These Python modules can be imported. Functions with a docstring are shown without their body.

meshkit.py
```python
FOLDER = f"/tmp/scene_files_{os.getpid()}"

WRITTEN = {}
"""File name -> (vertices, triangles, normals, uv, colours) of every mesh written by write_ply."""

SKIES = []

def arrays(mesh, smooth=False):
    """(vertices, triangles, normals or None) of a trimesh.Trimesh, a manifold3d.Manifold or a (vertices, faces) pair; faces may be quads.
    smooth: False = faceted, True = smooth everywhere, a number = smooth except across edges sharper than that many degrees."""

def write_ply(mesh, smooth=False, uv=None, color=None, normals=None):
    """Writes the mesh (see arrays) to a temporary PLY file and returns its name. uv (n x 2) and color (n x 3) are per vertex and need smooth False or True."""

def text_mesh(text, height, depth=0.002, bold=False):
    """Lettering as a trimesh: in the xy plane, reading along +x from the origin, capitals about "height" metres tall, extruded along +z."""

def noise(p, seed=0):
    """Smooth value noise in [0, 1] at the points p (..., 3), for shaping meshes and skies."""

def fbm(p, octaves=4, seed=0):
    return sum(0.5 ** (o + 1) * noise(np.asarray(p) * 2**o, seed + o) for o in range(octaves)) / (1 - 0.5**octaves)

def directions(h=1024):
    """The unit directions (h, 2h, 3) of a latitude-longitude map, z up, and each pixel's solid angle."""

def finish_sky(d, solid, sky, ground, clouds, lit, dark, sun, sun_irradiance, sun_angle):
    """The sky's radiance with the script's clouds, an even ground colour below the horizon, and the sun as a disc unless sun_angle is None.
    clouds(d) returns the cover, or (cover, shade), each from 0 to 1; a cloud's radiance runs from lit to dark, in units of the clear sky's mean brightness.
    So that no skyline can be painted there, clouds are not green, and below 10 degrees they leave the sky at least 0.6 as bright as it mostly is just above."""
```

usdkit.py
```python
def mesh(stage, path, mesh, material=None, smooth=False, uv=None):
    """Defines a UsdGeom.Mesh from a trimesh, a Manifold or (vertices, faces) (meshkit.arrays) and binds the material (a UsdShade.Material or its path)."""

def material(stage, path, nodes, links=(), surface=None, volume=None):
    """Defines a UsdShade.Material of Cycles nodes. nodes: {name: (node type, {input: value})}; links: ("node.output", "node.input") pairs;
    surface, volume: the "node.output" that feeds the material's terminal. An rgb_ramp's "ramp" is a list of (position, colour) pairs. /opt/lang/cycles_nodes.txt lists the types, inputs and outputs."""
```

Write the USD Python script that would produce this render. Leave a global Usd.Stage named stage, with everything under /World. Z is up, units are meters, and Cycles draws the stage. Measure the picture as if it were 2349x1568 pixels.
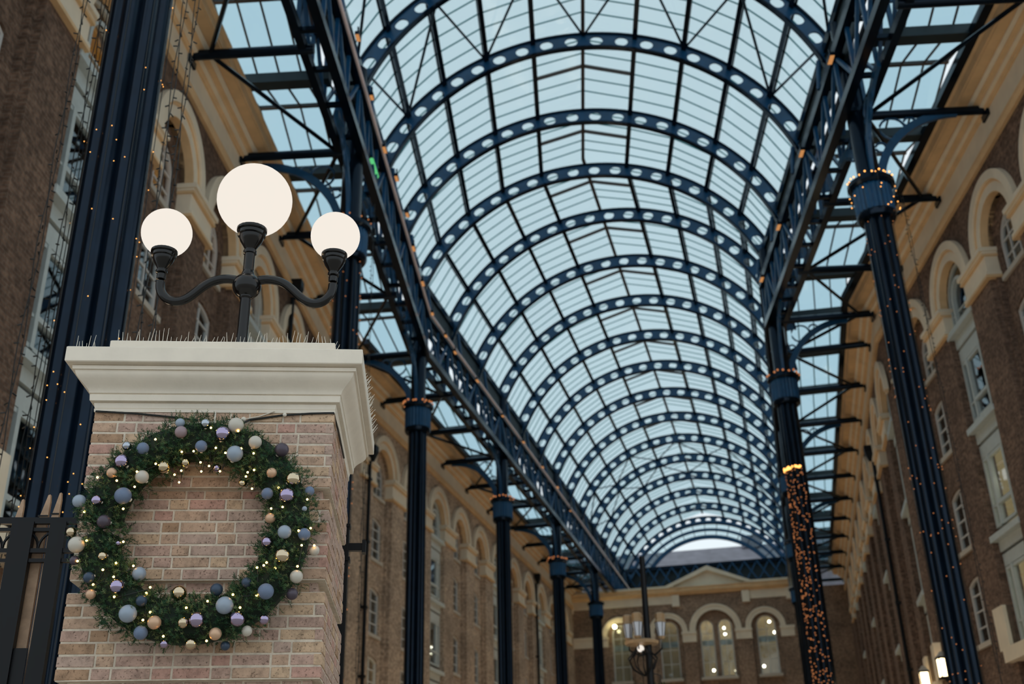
import math, random, re
import numpy as np
import trimesh
import shapely
from shapely.geometry import Polygon, Point, box as sbox
from shapely.ops import unary_union
import usdkit, meshkit
from pxr import Usd, UsdGeom, UsdLux, UsdShade, Gf, Sdf

random.seed(11)
rng = np.random.default_rng(11)
stage = Usd.Stage.CreateInMemory()
UsdGeom.SetStageUpAxis(stage, 'Z')
UsdGeom.SetStageMetersPerUnit(stage, 1.0)
world = UsdGeom.Xform.Define(stage, '/World')
stage.SetDefaultPrim(world.GetPrim())
UsdGeom.Scope.Define(stage, '/World/Looks')

# ------------------------------------------------------------------ camera, sky, exposure
EYE = 1.65
FPX, PITCH, ROLL = 2478.2, math.radians(25.139), math.radians(-1.343)
cp, sp = math.cos(PITCH), math.sin(PITCH)
FWD = np.array([0, cp, sp]); UP0 = np.array([0, -sp, cp]); X0 = np.array([1., 0, 0])
RIGHT = math.cos(ROLL) * X0 + math.sin(ROLL) * UP0
UP = -math.sin(ROLL) * X0 + math.cos(ROLL) * UP0
cam = UsdGeom.Camera.Define(stage, '/World/camera')
cm = np.eye(4); cm[0, :3] = RIGHT; cm[1, :3] = UP; cm[2, :3] = -FWD; cm[3, :3] = (0, 0, EYE)
cam.AddTransformOp().Set(Gf.Matrix4d(*cm.ravel().tolist()))
cam.CreateHorizontalApertureAttr(36.0)
cam.CreateVerticalApertureAttr(36.0 * 1568 / 2349)
cam.CreateFocalLengthAttr(36.0 * FPX / 2349)
cam.CreateClippingRangeAttr(Gf.Vec2f(0.05, 2000))
cam.CreateFStopAttr(1.8)
cam.CreateFocusDistanceAttr(7.3)
cam.CreateExposureAttr(0.0)
dome = UsdLux.DomeLight.Define(stage, '/World/sky_light')
dome.CreateColorAttr(Gf.Vec3f(0.270, 0.300, 0.316))
dome.CreateIntensityAttr(1.0)


def project(P):
    q = np.asarray(P, float) - [0, 0, EYE]
    d = np.maximum(q @ FWD, 0.2)
    return np.stack([1174.5 + FPX * (q @ RIGHT) / d, 784 - FPX * (q @ UP) / d], -1), q @ FWD


# ------------------------------------------------------------------ materials
def lin(r, g, b):
    return tuple(((c / 255) / 12.92 if c / 255 <= 0.04045 else ((c / 255 + 0.055) / 1.055) ** 2.4) for c in (r, g, b))


def mul(c, k):
    return tuple(min(1, x * k) for x in c)


def mat(name, color, rough=0.6, metal=0.0, noise=0.0, nscale=6.0, bump=0.0, bscale=60.0, bdist=0.004, spec=0.5, coat=0.0):
    nodes = {'p': ('principled_bsdf', {'base_color': color, 'roughness': rough, 'metallic': metal, 'specular_ior_level': spec, 'coat_weight': coat})}
    links = []
    if noise:
        nodes['g'] = ('geometry', {})
        nodes['n'] = ('noise_texture', {'scale': nscale, 'detail': 4.0, 'roughness': 0.6})
        nodes['r'] = ('rgb_ramp', {'ramp': [(0.25, mul(color, 1 - noise)), (0.75, mul(color, 1 + noise))]})
        links += [('g.position', 'n.vector'), ('n.fac', 'r.fac'), ('r.color', 'p.base_color')]
    if bump:
        nodes.setdefault('g', ('geometry', {}))
        nodes['n2'] = ('noise_texture', {'scale': bscale, 'detail': 3.0})
        nodes['b'] = ('bump', {'strength': bump, 'distance': bdist})
        links += [('g.position', 'n2.vector'), ('n2.fac', 'b.height'), ('b.normal', 'p.normal')]
    return usdkit.material(stage, '/World/Looks/' + name, nodes, links, surface='p.BSDF')


def emit(name, color, strength):
    return usdkit.material(stage, '/World/Looks/' + name, {'e': ('emission', {'color': color, 'strength': strength})}, [], surface='e.emission')


def glass_mat(name, tint, boost=1.0, rough=0.02):
    nodes = {'t': ('transparent_bsdf', {'color': tint}), 'g': ('glossy_bsdf', {'color': (0.95, 0.97, 1.0), 'roughness': rough}), 'l': ('layer_weight', {'blend': 0.5}),
             'p': ('math', {'math_type': 'power', 'value2': 3.5}), 'm': ('math', {'math_type': 'multiply_add', 'value2': 0.55 * boost, 'value3': 0.035, 'use_clamp': True}), 'x': ('mix_closure', {})}
    return usdkit.material(stage, '/World/Looks/' + name, nodes, [('l.facing', 'p.value1'), ('p.value', 'm.value1'), ('m.value', 'x.fac'), ('t.BSDF', 'x.closure1'), ('g.BSDF', 'x.closure2')], surface='x.closure')


def clear_mat(name, tint):
    nodes = {'t': ('transparent_bsdf', {'color': tint}), 'g': ('glossy_bsdf', {'color': (0.9, 0.95, 1.0), 'roughness': 0.08}), 'x': ('mix_closure', {'fac': 0.03})}
    return usdkit.material(stage, '/World/Looks/' + name, nodes, [('t.BSDF', 'x.closure1'), ('g.BSDF', 'x.closure2')], surface='x.closure')


def brickwall(name, heading, c1, c2, mortar, warm=None):
    nodes = {'g': ('geometry', {}), 'rot': ('mapping', {'mapping_type': 'point', 'rotation': (0, 0, heading - math.pi / 2)}), 's': ('separate_xyz', {}),
             'a': ('math', {'math_type': 'add'}), 'c': ('combine_xyz', {}),
             'b': ('brick_texture', {'color1': c1, 'color2': c2, 'mortar': mortar, 'scale': 1.0, 'mortar_size': 0.009, 'mortar_smooth': 0.2, 'bias': -0.1, 'brick_width': 0.235, 'row_height': 0.078}),
             'n': ('noise_texture', {'scale': 0.7, 'detail': 5.0, 'roughness': 0.65}), 'r': ('rgb_ramp', {'ramp': [(0.3, (0.62, 0.6, 0.6)), (0.7, (1.12, 1.08, 1.05))]}),
             'n3': ('noise_texture', {'scale': 9.0, 'detail': 3.0}), 'r3': ('rgb_ramp', {'ramp': [(0.35, (0.6, 0.6, 0.6)), (0.65, (1.15, 1.15, 1.15))]}),
             'm': ('mix', {'mix_type': 'multiply', 'fac': 1.0}), 'm3': ('mix', {'mix_type': 'multiply', 'fac': 1.0}), 'bp': ('bump', {'strength': 0.6, 'distance': 0.012, 'invert': True}),
             'p': ('principled_bsdf', {'roughness': 0.9, 'specular_ior_level': 0.25})}
    links = [('g.position', 'rot.vector'), ('rot.vector', 's.vector'), ('s.x', 'a.value1'), ('s.y', 'a.value2'), ('a.value', 'c.x'), ('s.z', 'c.y'), ('c.vector', 'b.vector'),
             ('g.position', 'n.vector'), ('n.fac', 'r.fac'), ('g.position', 'n3.vector'), ('n3.fac', 'r3.fac'), ('b.color', 'm.color1'), ('r.color', 'm.color2'), ('m.color', 'm3.color1'), ('r3.color', 'm3.color2'),
             ('m3.color', 'p.base_color'), ('b.fac', 'bp.height'), ('bp.normal', 'p.normal')]
    return usdkit.material(stage, '/World/Looks/' + name, nodes, links, surface='p.BSDF')


H1, H2 = 0.0503, 0.2381
M = {}
M['iron'] = mat('iron', (0.003, 0.060, 0.150), 0.36, noise=0.25, nscale=3)
M['iron_shaded'] = mat('iron_shaded', (0.0028, 0.011, 0.024), 0.18, metal=0.6, noise=0.25, nscale=3, spec=0.4)  # darker copy of the iron paint; weaker light on columns and flanges put in
M['gutter'] = mat('gutter', (0.008, 0.022, 0.030), 0.5, noise=0.3, nscale=2)
M['bar'] = mat('bar', (0.05, 0.30, 0.32), 0.5)
M['ridge'] = mat('ridge', (0.06, 0.045, 0.04), 0.6)
M['pipe'] = mat('pipe', (0.90, 0.74, 0.74), 0.5)
M['roofglass'] = clear_mat('roofglass', (0.775, 0.85, 0.87))
M['sideglass'] = clear_mat('sideglass', (0.68, 0.80, 0.845))
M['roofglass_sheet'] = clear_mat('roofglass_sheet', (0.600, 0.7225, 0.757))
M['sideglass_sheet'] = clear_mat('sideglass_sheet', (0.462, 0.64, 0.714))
M['pane'] = glass_mat('pane', (0.86, 0.90, 0.91), 1.0, 0.01)
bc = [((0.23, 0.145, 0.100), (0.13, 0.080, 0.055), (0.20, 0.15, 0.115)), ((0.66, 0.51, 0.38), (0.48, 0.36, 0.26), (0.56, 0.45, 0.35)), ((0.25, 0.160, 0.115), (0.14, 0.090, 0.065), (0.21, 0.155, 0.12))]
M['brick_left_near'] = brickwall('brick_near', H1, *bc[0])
M['brick_left_far_lit'] = brickwall('brick_far_lit', H2, *bc[1])  # brick colour raised here to stand in for the stronger light on this stretch
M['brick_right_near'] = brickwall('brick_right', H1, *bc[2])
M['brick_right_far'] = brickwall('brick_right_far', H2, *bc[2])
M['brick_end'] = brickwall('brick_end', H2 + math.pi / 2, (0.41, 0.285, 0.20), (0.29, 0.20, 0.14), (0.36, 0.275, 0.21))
M['cream'] = mat('cream', (0.80, 0.69, 0.53), 0.7, noise=0.10, nscale=1.5, bump=0.2, bscale=40)
M['ochre'] = mat('ochre', (0.74, 0.50, 0.27), 0.7, noise=0.15, nscale=1.5)  # trim paint; on cornice soffits the colour also holds warm light from below
M['cream_pier'] = mat('cream_pier', (0.77, 0.69, 0.58), 0.55, noise=0.06, nscale=5, bump=0.25, bscale=25, bdist=0.006)
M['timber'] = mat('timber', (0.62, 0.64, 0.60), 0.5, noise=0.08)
M['timber_shade'] = mat('timber_shade', (0.50, 0.55, 0.54), 0.5, noise=0.08)  # same timber paint made darker, the shade is put into the colour
M['sash'] = mat('sash', (0.62, 0.60, 0.57), 0.5)
M['sillstone'] = mat('sillstone', (0.50, 0.45, 0.38), 0.7)
M['dark_room'] = mat('dark_room', (0.03, 0.028, 0.025), 0.9)
M['room'] = mat('room', (0.65, 0.55, 0.38), 0.9)
M['slate'] = mat('slate', (0.17, 0.17, 0.20), 0.75, noise=0.25, nscale=1.0)
M['stone'] = mat('stone', (0.50, 0.44, 0.37), 0.8, noise=0.2)
M['amber'] = emit('amber', (1.0, 0.42, 0.08), 0.22)
M['warm_room'] = emit('warm_room', (1.0, 0.74, 0.36), 0.30)
M['room_light'] = emit('room_light', (1.0, 0.80, 0.48), 1.6)
M['lamp_white'] = emit('lamp_white', (1.0, 0.86, 0.62), 14.0)
M['globe'] = emit('globe', (1.0, 0.92, 0.82), 0.92)
M['bulb'] = emit('bulb', (1.0, 0.42, 0.10), 3.2)
M['bulb_dim'] = emit('bulb_dim', (1.0, 0.36, 0.13), 0.55)
M['bulb_wreath'] = emit('bulb_wreath', (1.0, 0.50, 0.09), 14.0)
M['lantern_glow'] = emit('lantern_glow', (1.0, 0.70, 0.36), 9.0)
M['shop_fill_glow'] = emit('shop_fill_glow', (1.0, 0.76, 0.50), 4.0)  # warm fill glow for the added shop windows below the view
M['flood'] = emit('flood', (1.0, 0.44, 0.15), 0.55)
M['green_lamp'] = emit('green_lamp', (0.16, 0.85, 0.30), 0.7)
M['copper'] = mat('copper', (0.42, 0.16, 0.06), 0.4)
M['black'] = mat('black', (0.006, 0.007, 0.009), 0.40, spec=0.22)
M['bronze'] = mat('bronze', (0.004, 0.0038, 0.0042), 0.16, spec=0.4)
M['brass'] = mat('brass', (0.36, 0.24, 0.13), 0.5)
M['steel'] = mat('steel', (0.74, 0.68, 0.58), 0.4)
M['wire'] = mat('wire', (0.012, 0.014, 0.014), 0.5)
M['oldwood'] = mat('oldwood', (0.45, 0.30, 0.20), 0.8, noise=0.3, nscale=8)
M['basket'] = mat('basket', (0.03, 0.028, 0.025), 0.9)
M['mortar'] = mat('mortar', (0.66, 0.57, 0.46), 0.95, noise=0.2, nscale=20, bump=0.5, bscale=120)


def pierbrick(i, c):
    nodes = {'g': ('geometry', {}), 'n': ('noise_texture', {'scale': 14.0, 'detail': 5.0, 'roughness': 0.7}), 'r': ('rgb_ramp', {'ramp': [(0.28, mul(c, 0.55)), (0.5, c), (0.75, mul(c, 1.25))]}),
             'v': ('noise_texture', {'scale': 70.0, 'detail': 2.0}), 'r2': ('rgb_ramp', {'ramp': [(0.60, (1, 1, 1)), (0.68, (0.30, 0.28, 0.27))]}), 'm': ('mix', {'mix_type': 'multiply', 'fac': 0.75}),
             'b': ('bump', {'strength': 0.5, 'distance': 0.006}), 'p': ('principled_bsdf', {'roughness': 0.9, 'specular_ior_level': 0.25})}
    return usdkit.material(stage, f'/World/Looks/pier_brick_{i}', nodes, [('g.position', 'n.vector'), ('n.fac', 'r.fac'), ('g.position', 'v.vector'), ('v.fac', 'r2.fac'), ('r.color', 'm.color1'), ('r2.color', 'm.color2'), ('m.color', 'p.base_color'), ('n.fac', 'b.height'), ('b.normal', 'p.normal')], surface='p.BSDF')


PB = [pierbrick(i, c) for i, c in enumerate([(0.51, 0.345, 0.245), (0.56, 0.39, 0.26), (0.48, 0.32, 0.255), (0.50, 0.295, 0.235), (0.47, 0.335, 0.27), (0.41, 0.26, 0.165)])]

# ------------------------------------------------------------------ mesh helpers
class MB:
    def __init__(s):
        s.v, s.f, s.n = [], [], 0

    def add(s, v, f):
        v = np.asarray(v, float); f = np.asarray(f, int)
        if f.shape[1] == 4:
            f = np.vstack([f[:, [0, 1, 2]], f[:, [0, 2, 3]]])
        s.v.append(v); s.f.append(f + s.n); s.n += len(v)
        return s

    def tm(s, m):
        return s.add(m.vertices, m.faces)

    def box(s, x0, x1, y0, y1, z0, z1):
        v = np.array([[x, y, z] for z in (z0, z1) for y in (y0, y1) for x in (x0, x1)])
        f = np.array([[0, 2, 3, 1], [4, 5, 7, 6], [0, 1, 5, 4], [2, 6, 7, 3], [0, 4, 6, 2], [1, 3, 7, 5]])
        return s.add(v, f)

    def bar(s, p, q, w, h=None, up=(0, 0, 1)):
        p, q = np.asarray(p, float), np.asarray(q, float); h = h or w
        t = q - p; L = np.linalg.norm(t); t = t / L
        upv = np.asarray(up, float)
        if abs(t @ upv) > 0.98:
            upv = np.array([1., 0, 0])
        a = np.cross(t, upv); a /= np.linalg.norm(a); b = np.cross(a, t)
        c = [(-w / 2, -h / 2), (w / 2, -h / 2), (w / 2, h / 2), (-w / 2, h / 2)]
        v = [p + a * x + b * y for x, y in c] + [q + a * x + b * y for x, y in c]
        return s.add(v, [[3, 2, 1, 0], [4, 5, 6, 7], [0, 1, 5, 4], [1, 2, 6, 5], [2, 3, 7, 6], [3, 0, 4, 7]])

    def tube(s, pts, r, n=8, cap=True):
        p = np.asarray(pts, float); k = len(p)
        r = np.broadcast_to(np.asarray(r, float), (k,))
        t = np.gradient(p, axis=0); t /= np.linalg.norm(t, axis=1, keepdims=True) + 1e-12
        ref = np.array([0, 0, 1.]) if abs(t[:, 2]).mean() < 0.8 else np.array([1., 0, 0])
        a = np.cross(t, ref); a /= np.linalg.norm(a, axis=1, keepdims=True) + 1e-12
        b = np.cross(t, a); g = np.arange(n) * 2 * np.pi / n
        v = (p[:, None] + r[:, None, None] * (np.cos(g)[None, :, None] * a[:, None] + np.sin(g)[None, :, None] * b[:, None])).reshape(-1, 3)
        i, j = np.meshgrid(np.arange(k - 1), np.arange(n), indexing='ij')
        q = np.stack([i * n + j, i * n + (j + 1) % n, (i + 1) * n + (j + 1) % n, (i + 1) * n + j], -1).reshape(-1, 4)
        s.add(v, q)
        if cap:
            for e, o in ((0, 1), (k - 1, -1)):
                c = np.vstack([v[e * n:(e + 1) * n], p[e]])
                s.add(c, [[x, (x + 1) % n, n][::o] for x in range(n)])
        return s

    def lathe(s, prof, n=24, c=(0, 0, 0), ph=0.0):
        prof = np.asarray(prof, float); g = np.arange(n) * 2 * np.pi / n + ph
        v = np.stack([prof[:, 0, None] * np.cos(g), prof[:, 0, None] * np.sin(g), np.repeat(prof[:, 1, None], n, 1)], -1).reshape(-1, 3) + np.asarray(c)
        k = len(prof); i, j = np.meshgrid(np.arange(k - 1), np.arange(n), indexing='ij')
        q = np.stack([i * n + j, i * n + (j + 1) % n, (i + 1) * n + (j + 1) % n, (i + 1) * n + j], -1).reshape(-1, 4)
        return s.add(v, q)

    def prism(s, poly, y0, y1):
        """shapely polygon in (x, z), extruded along y"""
        for g in getattr(poly, 'geoms', [poly]):
            if g.is_empty or g.area < 1e-6:
                continue
            m = trimesh.creation.extrude_polygon(g, y1 - y0, engine='earcut')
            v = np.array(m.vertices); s.add(np.stack([v[:, 0], v[:, 2] + y0, v[:, 1]], 1), np.array(m.faces)[:, ::-1])
        return s

    def sphere(s, c, r, sub=2):
        m = trimesh.creation.icosphere(sub, r)
        return s.add(m.vertices + np.asarray(c), m.faces)

    def loft(s, prof, x0, x1):
        """profile [(y,z)...] closed, along x"""
        p = np.asarray(prof, float); k = len(p)
        poly = Polygon(p)
        if not poly.exterior.is_ccw:
            p = p[::-1]
        v = np.vstack([np.column_stack([np.full(k, x), p]) for x in (x0, x1)])
        s.add(v, [[i, (i + 1) % k, k + (i + 1) % k, k + i] for i in range(k)])
        vv, ff = trimesh.creation.triangulate_polygon(Polygon(p), engine='earcut')
        for x, o in ((x0, -1), (x1, 1)):
            s.add(np.column_stack([np.full(len(vv), x), vv]), np.array(ff)[:, ::o])
        return s

    def arrays(s):
        return np.vstack(s.v), np.vstack(s.f)


def xf(T, v, f):
    v = v @ T[:3, :3].T + T[:3, 3]
    return (v, f[:, ::-1]) if np.linalg.det(T[:3, :3]) < 0 else (v, f)


used = {}


def path_for(parent, name):
    p = (parent.GetPath() if parent is not None else world.GetPath())
    k = (str(p), name)
    n = used.get(k, 0); used[k] = n + 1
    return p.AppendChild(name if n == 0 else f'{name}_{n:03d}')


def tag(prim, label=None, cat=None, group=None, kind=None):
    for k, v in (('label', label), ('category', cat), ('group', group), ('kind', kind)):
        if v:
            prim.SetCustomDataByKey(k, v)
    return prim


def obj(name, mb, m, parent=None, T=None, smooth=False, label=None, cat=None, group=None, kind=None):
    v, f = mb.arrays() if isinstance(mb, MB) else mb
    if T is not None:
        v, f = xf(T, v, f)
    p = usdkit.mesh(stage, str(path_for(parent, name)), (v, f), M[m] if isinstance(m, str) else m, smooth).GetPrim()
    return tag(p, label, cat, group, kind)


def thing(name, label, cat, loc=(0, 0, 0), rotz=0.0, group=None, kind=None):
    x = UsdGeom.Xform.Define(stage, path_for(None, name))
    x.AddTranslateOp().Set(Gf.Vec3d(*map(float, loc))); x.AddRotateZOp().Set(math.degrees(rotz))
    return tag(x.GetPrim(), label, cat, group, kind)


def dup(root, loc, rotz, label, group=None):
    was = root.GetCustomData()
    r = thing(re.sub(r'_\d{3}$', '', root.GetName()), label, was['category'], loc, rotz, group or was.get('group'))
    r.GetReferences().AddInternalReference(root.GetPath()); r.SetInstanceable(True)
    return r


def screen_area(v):
    uv, d = project(v)
    if d.max() < 0.3:
        return 0
    lo, hi = uv.min(0), uv.max(0)
    w = np.minimum(hi, [2349, 1568]) - np.maximum(lo, 0)
    return float(w[0] * w[1]) if (w > 0).all() else 0.0


def add_many(name, stuff_name, parts, m, parent, limit=300, T=None, sheet=None):
    """parts: list of (v, f[, material]); the ones that show largest become parts, the rest one joined part"""
    if T is not None:
        parts = [(*xf(T, p[0], p[1]), *p[2:]) for p in parts]
    order = sorted(range(len(parts)), key=lambda i: -screen_area(parts[i][0]))
    mb = MB()
    for r, i in enumerate(order):
        if r < limit:
            obj(name, (parts[i][0], parts[i][1]), parts[i][2] if len(parts[i]) > 2 else m, parent)
        elif sheet:
            mb.add(parts[i][0][:4], [[0, 1, 2, 3]])
        else:
            mb.add(parts[i][0], parts[i][1])
    if mb.n:
        obj(stuff_name, mb, sheet or m, parent, kind='stuff')


def one(fn):
    mb = MB(); fn(mb)
    return mb.arrays()


# ------------------------------------------------------------------ hall frames
U = 7.5
BX, BY = 0.4234 * U, 5.0714 * U
SA, SB = 0.5782 * U, 0.4999 * U
ZC = 2.4225 * U + EYE
AL, AL1 = 0.2291, 0.2352
LATW = {'L': 1.34 * U, 'R': 1.40 * U}
COLLAT = 0.925 * U


def frame(h):
    e = np.array([math.cos(h), -math.sin(h), 0]); a = np.array([math.sin(h), math.cos(h), 0])
    T = np.eye(4); T[:3, 0] = e; T[:3, 1] = a; T[:3, 3] = (BX, BY, 0)
    return T


F1, F2, FM = frame(H1), frame(H2), frame((H1 + H2) / 2)
KMIN, KMAX = -5, 16


def arch_al(k):
    """(frame, distance along it) of arch k"""
    if k == 3:
        return FM, 0.0
    return (F1, -(SB + (2 - k) * SA)) if k < 3 else (F2, SB + (k - 4) * SA)


def P3(T, lat, al, z):
    return T[:3, :3] @ np.array([lat, al, z]) + T[:3, 3]


def side_frame(h, side):
    """local x along the wall, y out of the wall into the hall, z up"""
    F = frame(h); T = np.eye(4)
    s = -1 if side == 'L' else 1
    T[:3, 0] = F[:3, 1]; T[:3, 1] = -s * F[:3, 0]; T[:3, 3] = F[:3, 3] + s * LATW[side] * F[:3, 0]
    return T


ROTZ = lambda h: -h
# ------------------------------------------------------------------ setting
obj('floor', MB().box(-40, 60, -25, 130, -0.3, 0.0), 'stone', kind='structure', label='grey stone paving of the hall floor')

# ------------------------------------------------------------------ buildings
def arch_poly(cx, zs, r, z0, n=28):
    t = np.linspace(0, math.pi, n)
    return Polygon([(cx + r, z0)] + [(cx + r * math.cos(a), zs + r * math.sin(a)) for a in t] + [(cx - r, z0)])


def ring_poly(cx, zs, r0, r1, n=28):
    t = np.linspace(0, math.pi, n)
    return Polygon([(cx + r1 * math.cos(a), zs + r1 * math.sin(a)) for a in t] + [(cx + r0 * math.cos(a), zs + r0 * math.sin(a)) for a in t[::-1]])


def seg_win(cx, z0, z1, hw, rise=0.16):
    t = np.linspace(0, 1, 9)
    return Polygon([(cx - hw, z0), (cx + hw, z0)] + [(cx + hw - 2 * hw * q, z1 - rise + rise * math.sin(math.pi * q) ** 0.8) for q in t])


def frame_of(poly, w):
    return poly.difference(poly.buffer(-w, join_style=2))


ZI1, ZI0 = 14.70 + EYE, 13.86 + EYE       # impost top and bottom
ROUT, RIN = 1.64, 1.03


def window_part(parent, opening, y, T, bars_v, bars_h, m='sash', w=0.07, lit=None, pane='pane'):
    """a window: frame mesh, with its panes and glazing bars as sub-parts"""
    fr = frame_of(opening, w)
    win = obj('window', MB().prism(fr, y, y + 0.10), m, parent, T)
    x0, z0, x1, z1 = opening.bounds
    gb = []
    for b in bars_v:
        g = sbox(b - 0.022, z0, b + 0.022, z1).intersection(opening)
        gb.append(one(lambda q: q.prism(g, y + 0.02, y + 0.07)))
    for b in bars_h:
        g = sbox(x0, b - 0.022, x1, b + 0.022).intersection(opening)
        gb.append(one(lambda q: q.prism(g, y + 0.021, y + 0.069)))
    corner = np.array([[a, y, b] for a in (x0, x1) for b in (z0, z1)]) @ T[:3, :3].T + T[:3, 3]
    small = screen_area(corner) < 2600
    allpanes = MB()
    if small and gb:
        mb = MB()
        for v, f in gb:
            mb.add(v, f)
        obj('glazing_bars', mb, m, win, T)
        gb = []
    for v, f in gb:
        obj('glazing_bar', (v, f), m, win, T)
    xs = [x0] + sorted(bars_v) + [x1]; zs = [z0] + sorted(bars_h) + [z1]
    for i in range(len(xs) - 1):
        for j in range(len(zs) - 1):
            g = sbox(xs[i], zs[j], xs[i + 1], zs[j + 1]).intersection(opening)
            if g.area > 0.004 and small:
                allpanes.prism(g, y + 0.035, y + 0.043)
            elif g.area > 0.004:
                obj('pane', MB().prism(g, y + 0.035, y + 0.043), pane, win, T)
    if allpanes.n:
        obj('panes', allpanes, pane, win, T)
    if lit:
        obj('lit_interior', MB().prism(opening.buffer(0.15, join_style=2), y - 0.32, y - 0.29), lit, win, T, label='warmly lit room behind the glass')
    return win


CORN = [(0, 16.72), (0.10, 16.72), (0.14, 16.84), (0.08, 16.88), (0.10, 17.00), (0.03, 17.02), (0.03, 17.72), (0.10, 17.72), (0.12, 17.78), (0.20, 17.80), (0.26, 17.90), (0.36, 17.92), (0.36, 17.98), (0.40, 18.00), (0.44, 18.06), (0.70, 18.08), (0.70, 18.13), (0.74, 18.14), (0.76, 18.36), (0.84, 18.42), (0.82, 18.52), (0, 18.52)]


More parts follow.
